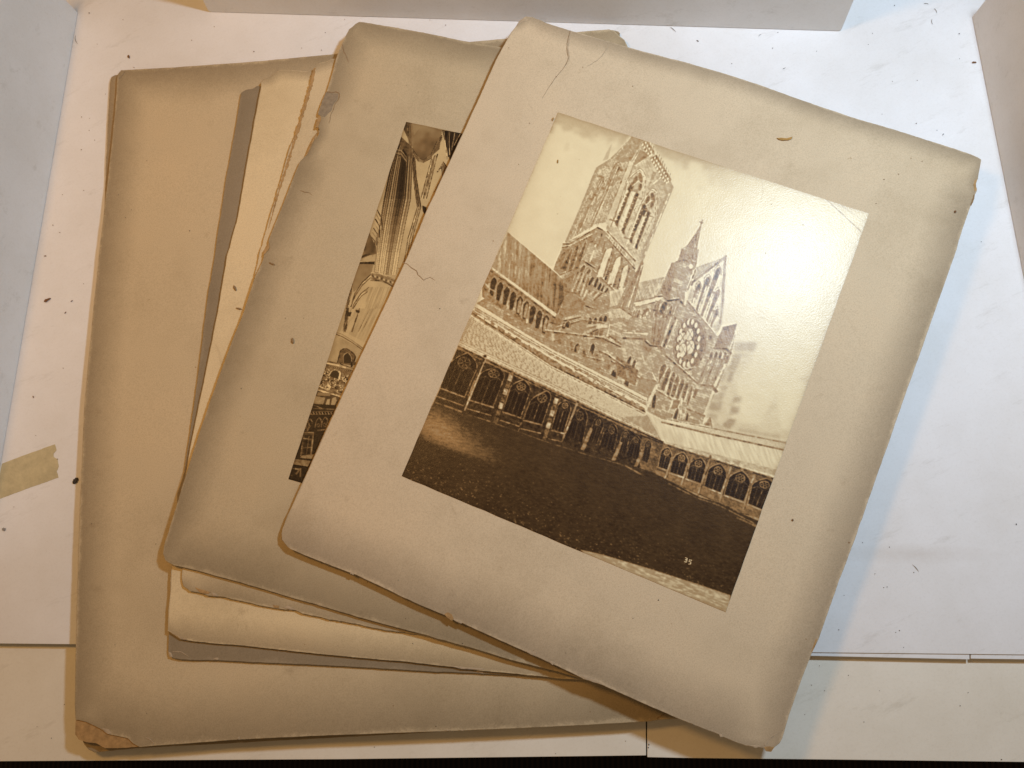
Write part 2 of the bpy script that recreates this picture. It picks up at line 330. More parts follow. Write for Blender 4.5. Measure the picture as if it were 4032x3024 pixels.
SH = {}
SH['low'] = Sheet(OUT_LOW, .0024, (0, 0, .001, .003), amp=.6, seed=1, tone=(0.0195, 0.0195, 0.0195, 0.0260))
SH['wide'] = Sheet(OUT_WIDE, .0052, (0, 0, .003, .0085), amp=.5, seed=2, tone=(0.0390, 0.0422, 0.0325, 0.0553))
SH['grey'] = Sheet(OUT_GREY, .0078, (.0008, 0, .002, .0078), amp=.9, seed=3, tone=(0.0390, 0.0390, 0.0390, 0.0520))
SH['cream'] = Sheet(OUT_CREAM, .0105, (.0016, 0, .002, .0073), amp=1.0, seed=4, tone=(0.0008, 0.0130, 0.0260, 0.0247))
SH['ragged'] = Sheet(OUT_RAGGED, .0133, (.0026, 0, .002, .0068), amp=1.9, seed=5, tone=(0.0008, 0.0130, 0.0260, 0.0260))
SH['inner'] = Sheet(OUT_INNER, .0162, (.0045, .001, .003, .0066), amp=.9, seed=6, tone=(0.0350, 0.0325, 0.0325, 0.0500))
SH['top'] = Sheet(OUT_TOP, .0235, (.0055, .012, .007, .0045), power=3., amp=.8, seed=7, tone=(0.0007, 0.0175, 0.0350, 0.0475))

MOUNTS = 'old mounts fanned on the table'
def mount(key, face, label):
    S = SH[key]; p = S.pt(*np.mean(S.simple, 0)); r = thing('photograph_mount', (p.x, p.y, p.z - S.thick), label, 'mount', MOUNTS)
    S.build('card', [M[face], M['core']], r); return r
R = {}
R['low'] = mount('low', 'card_low', 'bottom mount of the pile, only a sliver showing past the big blank one')
R['wide'] = mount('wide', 'card_wide', 'largest blank tan mount, its front corner torn open to brown core')
R['grey'] = mount('grey', 'card_grey', 'dark grey brown mount showing as a narrow strip on the largest one')
R['cream'] = mount('cream', 'card_cream', 'cream mount between the dark grey strip and the ragged edged one')
R['ragged'] = mount('ragged', 'card_ragged', 'mount with ragged brown edge just under the church interior one')
R['inner'] = mount('inner', 'card_inner', 'mount with the half covered church interior photograph and a broken edge flap')
R['top'] = mount('top', 'card_top', 'topmost mount bearing the whole photograph of a cathedral and cloister')
def part(me, name, mat, key, label=None): return link(name, me, M[mat], R[key], label)

# the two albumen prints pasted on the mounts
PRINT_A = [(2197, 443), (3421, 842), (2856, 2410), (1582, 1874)]
PRINT_B = [(1599, 480), (2760, 724), (2430, 2237), (1136, 1887)]
# ---------------------------------------------------------------- printed pictures (flat prints, drawn as grey tones)
def homog(src, dst):
    A = []; b = []
    for (x, y), (u, v) in zip(src, dst):
        A += [[x, y, 1, 0, 0, 0, -u*x, -u*y], [0, 0, 0, x, y, 1, -v*x, -v*y]]; b += [u, v]
    return np.append(np.linalg.solve(np.array(A, float), np.array(b, float)), 1).reshape(3, 3)

class Print:
    """A grey-tone drawing. Strokes are given in the measuring frame of one of the detail views and mapped to the sheet."""
    def __init__(s, corners, w, h, seed):
        s.w, s.h = w, h
        s.Hm = homog(corners, [(0, 0), (w, 0), (w, h), (0, h)])
        s.img = np.full((h, w), .9); s.rng = np.random.RandomState(seed)
        yy, xx = np.mgrid[0:h, 0:w]; s.xx = xx + .5; s.yy = yy + .5
        q = np.linalg.inv(s.Hm) @ np.stack([s.xx.ravel(), s.yy.ravel(), np.ones(w*h)])
        s.sx = (q[0]/q[2]).reshape(h, w); s.sy = (q[1]/q[2]).reshape(h, w)
        s.fine = s.noise(2.2, 2.2); s.mid = s.noise(7, 5); s.big = s.noise(60, 60); s.soft = s.noise(24, 24)
        s.brick = s.bricks(7, 12)
    def view(s, v, P):
        P = np.array(P, float); o = VIEWS[v]
        return np.stack([o[0] + P[:, 0]*o[2], o[1] + P[:, 1]*o[2]], 1)
    def cv(s, v, P):
        P = s.view(v, P); q = np.c_[P, np.ones(len(P))] @ s.Hm.T
        return q[:, :2]/q[:, 2:]
    def grid_noise(s, gx, gy):
        g = s.rng.rand(int(gy.max()) + 3, int(gx.max()) + 3)
        ix = np.floor(gx).astype(int); iy = np.floor(gy).astype(int); fx = gx - ix; fy = gy - iy
        fx = fx*fx*(3 - 2*fx); fy = fy*fy*(3 - 2*fy)
        return (g[iy, ix]*(1-fx) + g[iy, ix+1]*fx)*(1-fy) + (g[iy+1, ix]*(1-fx) + g[iy+1, ix+1]*fx)*fy
    def noise(s, cx, cy):
        return s.grid_noise(s.xx/cx, s.yy/cy)*.65 + s.grid_noise(s.xx/cx*2.1, s.yy/cy*2.1)*.35 - .5
    def dirnoise(s, ang, la, lb):
        a = math.radians(ang); gx = s.sx*math.cos(a) + s.sy*math.sin(a); gy = -s.sx*math.sin(a) + s.sy*math.cos(a)
        return s.grid_noise((gx - gx.min())/la, (gy - gy.min())/lb) - .5
    def blur(s, r):
        for ax in (0, 1):
            for _ in range(2):
                a = np.pad(s.img, [(r+1, r) if k == ax else (0, 0) for k in (0, 1)], mode='edge').cumsum(ax)
                n = s.img.shape[ax]; s.img = (np.take(a, np.arange(n) + 2*r + 1, ax) - np.take(a, np.arange(n), ax))/(2*r + 1)
    def bricks(s, bh, bw, ang=0):
        a = math.radians(ang); gx = s.xx*math.cos(a) + s.yy*math.sin(a) + s.soft*6; gy = -s.xx*math.sin(a) + s.yy*math.cos(a) + s.soft*6
        gx = gx - gx.min(); gy = gy - gy.min()
        r = np.floor(gy/bh).astype(int); off = (r % 2)*bw*.5 + (r*7 % 5)*1.7
        c = np.floor((gx + off)/bw).astype(int)
        t = s.rng.rand(r.max() + 2, c.max() + 2)[r, c] - .5
        j = ((gy % bh) < 1.5) | (((gx + off) % bw) < 1.5)
        return t*.5 - j*.32
    def mask(s, Q):
        x0, y0 = np.maximum(np.floor(Q.min(0)).astype(int), 0); x1, y1 = np.ceil(Q.max(0)).astype(int) + 1
        x1 = min(x1, s.w); y1 = min(y1, s.h)
        if x1 <= x0 or y1 <= y0: return None, None
        X = s.xx[y0:y1, x0:x1]; Y = s.yy[y0:y1, x0:x1]; m = np.zeros(X.shape, bool)
        for (ax, ay), (bx, by) in zip(Q, np.roll(Q, -1, 0)):
            if ay == by: continue
            c = (ay > Y) != (by > Y)
            m ^= c & (X < (bx-ax)*(Y-ay)/(by-ay) + ax)
        return (slice(y0, y1), slice(x0, x1)), m
    def poly(s, v, P, tone, a=1., tex=None, amp=0., grad=None):
        """grad = (p0, p1, tone1): tone goes to tone1 along p0 -> p1"""
        Q = s.cv(v, P) if v else np.array(P, float)
        sl, m = s.mask(Q)
        if sl is None: return
        t = np.full(m.shape, float(tone))
        if grad:
            p0, p1 = s.cv(v, grad[:2]); d = p1 - p0
            k = ((s.xx[sl] - p0[0])*d[0] + (s.yy[sl] - p0[1])*d[1])/(d @ d)
            t = t + (grad[2] - tone)*np.clip(k, 0, 1)
        if tex is not None: t = t + amp*tex[sl]
        s.img[sl] = np.where(m, s.img[sl]*(1-a) + t*a, s.img[sl])
    def line(s, v, P, w, tone, a=1.):
        Q = s.cv(v, P) if v else np.array(P, float)
        if v and w > 1.2:                                           # uneven strokes: short pieces of changing tone and width
            for p, q in zip(Q[:-1], Q[1:]):
                L = math.hypot(*(q - p)); n = max(1, int(L/9))
                for k in range(n):
                    s.line(None, [p + (q-p)*k/n, p + (q-p)*(k+1)/n], w*(.65 + .6*s.rng.rand()), tone + .13*s.rng.randn(), a*(.7 + .3*s.rng.rand()))
            return
        for p, q in zip(Q[:-1], Q[1:]):
            d = q - p; L = math.hypot(*d)
            if L < 1e-6: continue
            n = np.array([-d[1], d[0]])/L*w/2; e = d/L*w*.3
            s.poly(None, [p-n-e, q-n+e, q+n+e, p+n-e], tone, a)
    def lines(s, v, A, B, n, w, tone, a=1., jit=0.):
        """n strokes between the side A (p,q) and the side B (p,q)"""
        A = np.array(A, float); B = np.array(B, float)
        for k in range(n):
            t = (k + .5 + jit*(s.rng.rand() - .5))/n
            s.line(v, [A[0] + (A[1]-A[0])*t, B[0] + (B[1]-B[0])*t], w, tone + (s.rng.rand()-.5)*.2*(jit > 0), a)
    def ring(s, v, c, rx, ry, w, tone, ang=0, a=1., n=22):
        s.line(v, [ell(c, rx, ry, ang, 2*math.pi*k/n) for k in range(n+1)], w, tone, a)
    def disc(s, v, c, rx, ry, tone, ang=0, a=1., n=18, tex=None, amp=0):
        s.poly(v, [ell(c, rx, ry, ang, 2*math.pi*k/n) for k in range(n)], tone, a, tex, amp)
    def arch_pts(s, BL, TL, AP, TR, BR, n=7):
        f = lambda a, b, c: [((1-t)**2*a[0] + 2*t*(1-t)*c[0] + t*t*b[0], (1-t)**2*a[1] + 2*t*(1-t)*c[1] + t*t*b[1]) for t in [k/n for k in range(n+1)]]
        up = lambda T, B, k: (T[0] + (T[0]-B[0])*k, T[1] + (T[1]-B[1])*k)
        h = math.hypot(AP[0]-(TL[0]+TR[0])/2, AP[1]-(TL[1]+TR[1])/2)
        lb = max(math.hypot(TL[0]-BL[0], TL[1]-BL[1]), 1); rb = max(math.hypot(TR[0]-BR[0], TR[1]-BR[1]), 1)
        return [BL] + f(TL, AP, up(TL, BL, .55*h/lb)) + f(AP, TR, up(TR, BR, .55*h/rb)) + [BR]
    def arch(s, v, BL, TL, AP, TR, BR, tone=.1, rim=None, rw=1.5, tex=None, amp=0, a=1.):
        P = s.arch_pts(BL, TL, AP, TR, BR)
        s.poly(v, P, tone, a, tex, amp)
        if rim is not None: s.line(v, P, rw, rim)
    def tracery(s, v, BL, TL, AP, TR, BR, lt=.62, w=1.6, dark=.06):
        """a cloister window: pointed opening, rose in the head, two sub-arches, mullions"""
        s.arch(v, BL, TL, AP, TR, BR, dark, tex=s.soft, amp=.08)
        BL, TL, AP, TR, BR = map(lambda p: np.array(p, float), (BL, TL, AP, TR, BR))
        mid = (TL + TR)/2; bm = (BL + BR)/2; ax = (TR - TL)/2; up = AP - mid
        c = mid + up*.36; r = np.linalg.norm(ax)*.44
        rot = math.degrees(math.atan2(ax[1], ax[0])); ry = np.linalg.norm(up)*.34
        l1 = lambda t: [tuple(TL + (BL-TL)*t), tuple(mid + (bm-mid)*t), tuple(TR + (BR-TR)*t)]
        s.ring(v, c, r, ry, w, lt, rot)
        for k in range(6):
            p = ell(c, r*.55, ry*.55, rot, k*math.pi/3 + .3)
            s.ring(v, p, r*.34, ry*.34, w*.7, lt*.8, rot, n=9)
            s.line(v, [ell(c, r*.2, ry*.2, rot, k*math.pi/3 + .8), ell(c, r, ry, rot, k*math.pi/3 + .8)], w*.8, lt*.85)
        a, b, d = l1(.12)
        for (p, q) in ((a, b), (b, d)):
            p = np.array(p); q = np.array(q); m = (p+q)/2 + up*.3
            s.line(v, s.arch_pts(tuple(p), tuple(p), tuple(m), tuple(q), tuple(q), 5), w*.8, lt*.8)
        s.line(v, [b, tuple(bm)], w, lt*.9)
        for k in (.25, .75):
            s.line(v, [tuple(TL + (TR-TL)*k + up*.12), tuple(BL + (BR-BL)*k)], w*.7, lt*.6)
        s.line(v, s.arch_pts(tuple(BL), tuple(TL), tuple(AP), tuple(TR), tuple(BR)), w*1.5, lt)

def ell(c, rx, ry, ang, t):
    a = math.radians(ang); x = rx*math.cos(t); y = ry*math.sin(t)
    return (c[0] + x*math.cos(a) - y*math.sin(a), c[1] + x*math.sin(a) + y*math.cos(a))

VIEWS = {1: (2150, 500, .30136), 2: (1900, 850, .30136), 3: (2400, 850, .30136), 4: (2400, 1250, .30136), 5: (1700, 1250, .30136),
         6: (2450, 1700, .30136), 'a': (2100, 420, .6103), 'b': (1560, 1200, .6103), 'c': (2300, 1400, .6329),
         'p': (1100, 440, .4822), 'q': (1100, 1200, .4521), 's': (0, 0, 1)}

def cathedral_print():
    s = Print(PRINT_A, 1040, 1300, 5)
    st = s.dirnoise(4, 5, 90); st2 = s.dirnoise(-16, 3, 60)
    # sky, with the stained band along the top edge
    s.img[:] = .91 + .03*s.big + .02*s.soft
    stain = np.clip((80 + 60*s.big*2 + 50*s.soft*2 - s.yy)/50, 0, 1)*np.clip((700 - s.xx)/220, 0, 1)
    s.img -= stain*.1
    # pale towers and roofs in the mist on the right
    F = .88
    s.poly(4, [(1640,310),(1930,320),(1850,600),(1730,700),(1660,880),(1680,960),(1560,1480),(1440,1420),(1220,1290),(1400,900),(1580,450)], F, .9, s.brick, .10)
    s.poly(4, [(1640,310),(1930,320),(1900,430),(1600,430)], .72, .6, s.mid, .2)
    for q, t in (([(1350,950),(1510,985),(1465,1080),(1320,1060)], .64), ([(1310,1090),(1480,1100),(1425,1235),(1280,1200)], .6),
                 ([(1265,1245),(1425,1265),(1385,1345),(1250,1320)], .66), ([(1420,890),(1540,895),(1520,960),(1400,940)], .7)):
        s.poly(4, q, t, .45, s.mid, .25)
    for x in (1500, 1540, 1600, 1640, 1690): s.poly(4, [(x,480),(x+28,480),(x-50,690),(x-76,690)], .58, .6)
    for x in (1450, 1500, 1570, 1600): s.poly(4, [(x,710),(x+26,710),(x-20,840),(x-46,840)], .6, .6)
    for y in (480, 575, 700, 890): s.line(4, [(1480+ (890-y)*.25,y),(1800-(y-480)*.4,y+12)], 1.5, .6, .6)
    for k in range(3): s.arch(4, (1570+k*40,1260-k*6),(1590+k*40,1180),(1605+k*40,1150),(1615+k*40,1180),(1595+k*40,1260), .6, a=.7); s.arch(4, (1610+k*35,1110),(1625+k*35,1050),(1640+k*35,1020),(1645+k*35,1050),(1630+k*35,1110), .62, a=.7)
    s.poly(4, [(1470,1400),(1560,1320),(1660,1330),(1560,1470)], .66, .8)
    s.poly('c', [(950,405),(1275,465),(1255,520),(900,460)], .85, .8, s.mid, .12)
    s.poly('c', [(1192,240),(1075,455),(1070,500),(1240,510),(1225,440)], .87, .8, s.mid, .08)
    s.poly('c', [(1400,190),(1330,140),(1400,100)], .86, .5, s.mid, .2)
    for k in range(12): s.arch('c', (960+k*22,470+k*4),(965+k*22,455+k*4),(970+k*22,448+k*4),(975+k*22,455+k*4),(972+k*22,472+k*4), .66, a=.7)
    s.blur(4)
    # the body of the church behind everything nearer
    s.poly('b', [(520,-10),(700,-120),(900,-200),(1500,-100),(2000,100),(2050,330),(1940,720),(1720,720),(1620,640),(1000,290)], .56, 1, s.brick, .45)
    # great tower: upper stage, the left face in half shade
    s.poly(1, [(1120,125),(1060,190),(920,330),(830,420),(650,535),(480,960),(240,1520),(650,1260),(800,1240),(1090,480),(1280,170)], .66, .95, s.fine, .35)
    s.poly(1, [(1120,125),(1270,165),(1230,300),(1120,420),(1000,470),(900,420)], .5, .7, s.mid, .3)
    s.poly(1, [(1270,160),(1330,210),(1480,440),(1590,640),(1665,790),(1620,900),(1200,1900),(1000,1650),(780,1330),(1110,430)], .72, 1, s.brick, .12)
    s.poly(1, [(860,215),(810,420),(740,440),(790,330)], .78, .8)
    s.lines(1, ((1060,440),(560,900)), ((760,1240),(240,1500)), 26, 1.6, .5, .55, .9)
    for (x, y, dx, dy) in ((930,500,-300,700),(880,560,-300,680),(720,690,-290,660),(690,740,-280,600),(830,760,-240,540),(600,960,-190,420)):
        s.line(1, [(x,y),(x+dx,y+dy)], 2.2, .3, .75); s.line(1, [(x+16,y+6),(x+dx+16,y+dy)], 2, .82, .6)
    for (b, t, a, r, e) in (((800,760),(840,620),(930,460),(960,520),(860,760)), ((640,860),(660,760),(740,650),(740,720),(660,860))):
        s.line(1, s.arch_pts(b, t, a, r, e), 2.4, .35)
        s.line(1, s.arch_pts((b[0]+22,b[1]),(t[0]+20,t[1]+10),(a[0],a[1]+36),(r[0]-18,r[1]+20),(e[0]-10,e[1])), 2, .42)
    for x, y in ((840,750),(750,800),(650,890),(580,940),(720,650),(940,660),(980,560)): s.disc(1, (x,y), 36, 15, .36, 20, .8)
    for k in range(90):
        t = s.rng.rand(); u = s.rng.rand(); x = 940 - 520*t + (s.rng.rand()-.5)*90 - u*120; y = 620 + 780*t*.9 + u*60
        s.line(1, [(x,y),(x-10,y+28)], 2, .36 + .2*s.rng.rand(), .7)
    # the shaft at the corner between the two faces
    s.poly(1, [(1090,440),(1140,470),(830,1320),(770,1240)], .83, 1, s.fine, .12)
    s.line(1, [(1090,440),(770,1240)], 2, .5); s.line(1, [(1140,500),(840,1310)], 2.4, .45)
    s.poly(1, [(1230,300),(1370,370),(1170,500),(1140,480)], .42, .9, s.mid, .3)
    s.line(1, [(1350,375),(1165,500)], 3.2, .86); s.line(1, [(1505,650),(1340,790)], 3.2, .84)
    s.line(1, [(1215,300),(1130,440)], 2, .45); s.line(1, [(1240,330),(1180,480)], 2, .5)
    s.poly(1, [(1390,580),(1440,600),(1380,720),(1340,760)], .55, .8, s.mid, .3)
    # pierced parapet: dark lace with bright holes
    for k in range(13):
        t = k/12; x = 1285 + 290*t; y = 230 + 470*t
        if .28 < t < .36: continue
        s.poly(1, [(x-44,y-18),(x+40,y-62),(x+60,y-6),(x-18,y+44)], .4, .8, s.mid, .35)
        s.line(1, [(x+38,y-60),(x+48,y-100)], 2, .45, .8)
        for dx, dy in ((-24,0),(14,-24),(20,12),(-4,26)):
            s.disc(1, (x+dx,y+dy), 11, 18, .95, 15)
    for b, t, a, r, e, L in (((900,1260),(1075,730),(1215,590),(1265,700),(1240,840), 1), ((1085,1490),(1250,1060),(1375,850),(1420,920),(1415,1040), 0)):
        for o, tn, w in ((34,.45,2),(24,.86,3),(14,.5,2),(4,.82,2.5)):
            s.line(1, s.arch_pts((b[0]-o*.6,b[1]),(t[0]-o,t[1]),(a[0]+o*.3,a[1]-o*1.6),(r[0]+o,r[1]),(e[0]+o*.8,e[1]+150)), w, tn)
        s.arch(1, (t[0]-4,t[1]+80), t, a, r, (e[0],e[1]+10), .62, tex=s.mid, amp=.2)
        s.disc(1, (a[0]-50,a[1]+100), 24, 52, .25, 22); s.disc(1, (a[0]+18,a[1]+70), 24, 66, .3, -10); s.disc(1, (r[0]-38,r[1]+85), 20, 50, .28, 14)
        s.disc(1, (t[0]+40,t[1]+50), 26, 60, .2, 15)
        s.line(1, [(a[0]-90,a[1]+180),(a[0]-10,a[1]+110),(r[0]-20,r[1]+40)], 3, .88)
    # the tall dark lights
    for x0, y0, x1, y1 in ((1100,770,905,1290),(1185,860,990,1390),(1280,1010,1090,1510),(1335,1100,1160,1590)):
        s.poly(1, [(x0-26,y0+20),(x0,y0-10),(x0+26,y0+20),(x1+36,y1-40),(x1+30,y1+12),(x1-12,y1-24)], .2, 1, s.soft, .15)
        for k in range(8):
            t = (k+.6)/8; s.disc(1, (x0-16+(x1-x0)*t, y0+40+(y1-y0-40)*t), 10, 7, .93)
    for x0, y0, x1, y1, w in ((1060,830,870,1290,5),(1140,860,935,1420,6),(1240,1040,1050,1540,5),(1310,1110,1120,1640,5),(1610,870,1290,1659,4)):
        s.line(1, [(x0,y0),(x1,y1)], w, .87)
    for x0, y0, x1, y1 in ((1230,930,1010,1380),(1260,950,1050,1420),(1395,1180,1190,1600),(1450,1180,1240,1640),(1500,1000,1260,1659),(1560,900,1340,1500)):
        s.line(1, [(x0,y0),(x1,y1)], 1.8, .55)
    for x, y in ((1150,830),(1215,925),(1310,1075),(1380,1165),(1060,1450),(870,1215)): s.line(1, [(x-40,y-8),(x+34,y+14)], 4, .4)
    s.poly(1, [(880,1260),(1010,1420),(1000,1520),(840,1330)], .74, .9, s.fine, .2); s.poly(1, [(1080,1500),(1200,1640),(1110,1659),(1030,1560)], .72, .9, s.fine, .2)
    # tower: lower stage with blind arcades
    s.poly(2, [(1050,360),(1500,150),(1610,210),(1720,330),(1991,640),(1991,800),(1990,960),(1860,930),(1700,1010),(1450,1100),(1340,1160),(1220,1280),(1080,1330),(1040,1100),(1060,830),(925,700),(960,600),(1030,430)], .58, 1, s.brick, .4)
    s.poly(2, [(1050,430),(1440,230),(1400,560),(1240,650),(1020,770),(925,700),(960,600)], .42, .8, s.mid, .35)
    for p in ([(1050,365),(1130,365),(1500,150),(1605,205)], [(1040,410),(1130,400),(1430,250)], [(1625,200),(1991,585)], [(1610,270),(1985,690)], [(1010,770),(1240,670)], [(1440,710),(1720,975)], [(1255,600),(1310,580),(1460,680)]):
        s.line(2, p, 3.4, .15); s.line(2, [(x+4,y-14) for x, y in p], 2.4, .85)
    for k in range(12):
        t = k/11; s.line(2, [(1140+350*t,385-190*t),(1110+350*t,420-190*t)], 2, .8); s.line(2, [(1660+310*t,250+330*t),(1640+310*t,300+330*t)], 2.6, .85)
    for b, t, a, r, e in (((1480,790),(1590,470),(1690,405),(1705,500),(1600,830)), ((1620,880),(1720,590),(1805,515),(1810,620),(1700,930)), ((1760,960),(1820,700),(1900,625),(1905,720),(1830,960))):
        s.arch(2, b, t, a, r, e, .8, .3, 4, s.soft, .15)
        s.arch(2, ((b[0]+e[0])/2-20,e[1]-20), ((t[0]+r[0])/2+10,t[1]+60), (a[0]-2,a[1]+30), (r[0]-12,r[1]), (e[0]-14,e[1]-30), .3, .7, 1.5, s.mid, .3)
        s.poly(2, [(b[0]+20,b[1]),(t[0]+30,t[1]+60),(t[0]+70,t[1]+20),(b[0]+90,b[1]+10)], .84, .9, s.soft, .1)
        for k in range(9):
            x = e[0]+14+ (r[0]-e[0])*(.62-.07*k); y = e[1]-(e[1]-r[1])*(.62-.07*k); s.line(2, [(x-20,y),(x+10,y+4)], 2.5, .15)
    for b, t, a, r, e in (((1170,720),(1270,470),(1350,310),(1350,400),(1250,690)), ((1080,740),(1170,500),(1250,360),(1250,450),(1170,700)), ((1010,690),(1090,540),(1165,420),(1165,500),(1090,720)), ((990,580),(1030,500),(1075,460),(1085,510),(1060,580))):
        s.arch(2, b, t, a, r, e, .24, .7, 2, s.mid, .2); s.line(2, [(a[0]+10,a[1]+10),(e[0]+22,e[1])], 2, .6); s.line(2, [(a[0]-30,a[1]+60),(b[0]+20,b[1])], 1.6, .55)
    # octagonal corner turrets going down
    s.poly(2, [(1400,340),(1530,400),(1470,560),(1380,600),(1300,570)], .66, 1, s.brick, .25); s.line(2, [(1480,370),(1400,600)], 4, .85)
    for P in ([(1500,190),(1440,330),(1400,340)], [(1560,230),(1520,360),(1490,400)], [(1600,330),(1560,480)]): s.line(2, P, 4, .3)
    for x, y in ((1310,640),(1380,690)): s.arch(2, (x-50,y+90), (x-20,y+30), (x+20,y-10), (x+30,y+40), (x-10,y+110), .2, .8, 2)
    s.poly(2, [(1260,720),(1400,760),(1260,1080),(1140,1000)], .55, .9, s.brick, .3)
    for k in range(7): s.line(2, [(1250+24*k,730+8*k),(1120+30*k,1010+12*k)], 2.4, (.2,.8)[k % 2])
    for b, t, a, r, e in (((1370,900),(1400,830),(1440,780),(1450,840),(1400,910)), ((1440,920),(1470,840),(1500,790),(1515,850),(1480,940)), ((1490,950),(1520,890),(1550,860),(1555,910),(1530,980)), ((1530,970),(1560,920),(1590,880),(1590,930),(1570,990)), ((1580,1000),(1610,950),(1640,930),(1640,970),(1620,1000))):
        s.arch(2, b, t, a, r, e, .12, .75, 2)
    for k in range(6): s.poly(2, [(1350+40*k,960+8*k),(1372+40*k,968+8*k),(1300+30*k,1110),(1282+30*k,1110)], (.75,.3)[k % 2], .9, s.fine, .2)
    s.poly(2, [(1150,990),(1270,1030),(1100,1330),(1030,1290),(1050,1090)], .52, 1, s.brick, .3); s.line(2, [(1140,995),(1230,1010),(1280,1060)], 4, .2)
    s.poly(2, [(1200,1030),(1350,1140),(1210,1290),(1100,1320)], .42, .9, s.brick, .25)
    s.poly(2, [(1060,830),(1200,760),(1130,1000),(1060,1060)], .24, .9, s.mid, .35); s.lines(2, ((1070,840),(1230,750)), ((1060,1040),(1140,990)), 9, 2, .5, .7, .6)
    # lead roof of the nave on the left
    s.poly(2, [(330,215),(920,715),(1050,830),(1062,1080),(985,1260),(950,1300),(120,665)], .62, 1, st, .36, ((250,400),(1050,1050), .27))
    for k in range(26):
        t = k/25; x0 = 340 + 690*t; y0 = 230 + 580*t; x1 = 180 + 790*t; y1 = 690 + 580*t
        s.line(2, [(x0,y0),((x0+x1)/2+20,(y0+y1)/2),(x1+30,y1-20)], 1.3, .3 + .2*s.rng.rand(), .5)
    for k in range(30):
        x = 200 + 700*s.rng.rand(); y = 420 + .72*(x-200) + 240*(s.rng.rand()-.4); s.poly(2, [(x,y),(x+22,y+10),(x+10,y+110),(x-10,y+100)], .8 - .25*(x-200)/700, .5)
    # upper windows under that roof
    s.poly(2, [(0,930),(60,780),(110,690),(960,1290),(1000,1400),(850,1400),(800,1560),(0,1060)], .4, 1, s.mid, .3)
    s.poly(2, [(110,690),(120,665),(965,1275),(950,1320)], .78, 1, s.fine, .25); s.line(2, [(105,720),(945,1330)], 4, .2)
    for k in range(9):
        t = k/8.; x = 145 + 680*t; y = 800 + 490*t; w = 46
        s.arch(2, (x-60,y+230), (x-w,y+70), (x+8,y-8), (x+w,y+70), (x-4,y+250), .1, .62, 3, s.mid, .15)
        s.line(2, [(x-w-14,y+80),(x-80,y+230)], 4, .62)
        if k in (4, 5, 8): s.arch(2, (x-40,y+210), (x-20,y+90), (x+10,y+40), (x+24,y+90), (x-2,y+230), .55, .2, 2, s.mid, .35)
    s.line(2, [(20,870),(110,960),(170,990)], 5, .7); s.line(2, [(0,920),(100,1030)], 5, .25)
    # transept roof, pinnacles, wall below
    s.poly(3, [(0,980),(200,930),(370,870),(720,790),(640,1060),(590,1060),(320,1110),(0,1190)], .74, 1, st2, .22)
    s.lines(3, ((240,950),(720,795)), ((60,1150),(600,1060)), 22, 1.4, .5, .7, .4)
    s.poly(3, [(0,1190),(600,1060),(590,1130),(300,1200),(0,1260)], .8, 1, s.fine, .15); s.line(3, [(0,1195),(590,1062)], 2.5, .3); s.line(3, [(300,1200),(590,1130)], 4, .12); s.line(2, [(1400,1310),(1740,1220)], 4, .15)
    s.poly(2, [(1080,1330),(1220,1280),(1420,1240),(1991,1150),(1991,1659),(850,1640),(960,1400)], .58, 1, s.brick, .42)
    s.poly(3, [(0,1260),(590,1130),(700,1060),(900,1100),(970,1180),(1010,1110),(1400,1570),(1400,1659),(0,1659)], .6, 1, s.brick, .42)
    # west gable wall, roof behind it
    s.poly(3, [(1120,670),(1330,600),(1500,540),(1090,850)], .72, 1, st2, .25)
    s.lines(3, ((1130,670),(1480,545)), ((1085,820),(1140,790)), 12, 1.2, .5, .6, .4)
    s.poly(3, [(1520,500),(1500,1100),(1460,1420),(1390,1570),(1010,1110),(1080,880),(1480,560)], .78, 1, s.fine, .2)
    s.line(3, [(1500,545),(1085,860),(1070,900)], 6, .3); s.line(3, [(1516,520),(1475,1120),(1440,1400)], 5, .5); s.line(3, [(1500,560),(1462,1100)], 2, .35)
    s.line(3, [(1010,1105),(1400,1580)], 5, .28); s.line(3, [(1022,1095),(1420,1575)], 3, .85)
    for x0, y0, x1, y1, w in ((1165,880,1080,1130,34),(1285,790,1140,1220,40),(1420,670,1200,1290,40),(1410,960,1270,1360,34),(1400,1210,1325,1430,26)):
        s.poly(3, [(x0-w,y0+50),(x0-w*.3,y0+8),(x0+w*.5,y0-4),(x0+w*.7,y0+60),(x1+w*.6,y1-20),(x1+w*.3,y1+30),(x1-w*.3,y1)], .26, 1, s.soft, .2)
        s.line(3, s.arch_pts((x0-w-12,y0+90),(x0-w-10,y0+40),(x0+6,y0-34),(x0+w*.9,y0+40),(x0+w*.9,y0+100)), 2.6, .5)
    for x0, y0, x1, y1 in ((1165,980,1095,1150),(1275,910,1160,1230),(1345,1000,1235,1320),(1350,1240,1295,1400),(1130,1000,1090,1150)):
        s.line(3, [(x0,y0),(x1,y1)], 7, .82); s.line(3, [(x0+8,y0),(x1+8,y1)], 2, .4); s.line(3, [(x0-30,y0-14),(x0+26,y0+2)], 5, .3)
    # the square turret with its spire in front of the gable
    s.poly(3, [(1185,130),(1160,260),(1140,440),(1165,430),(1130,640),(1110,700),(1000,1010),(970,1180),(910,1080),(760,1100),(690,1040),(610,1040),(700,850),(810,610),(880,600),(940,430),(1010,380)], .58, 1, s.brick, .42)
    s.poly(3, [(1187,130),(1140,440),(1080,420),(1020,380)], .45, 1, s.mid, .25); s.lines(3, ((1183,140),(1189,140)), ((1000,400),(1150,430)), 6, 2, .25, .8); s.line(3, [(1183,150),(1110,410)], 3, .75)
    s.line(3, [(1210,50),(1190,120)], 2.5, .4); s.line(3, [(1175,75),(1215,90)], 2.5, .45)
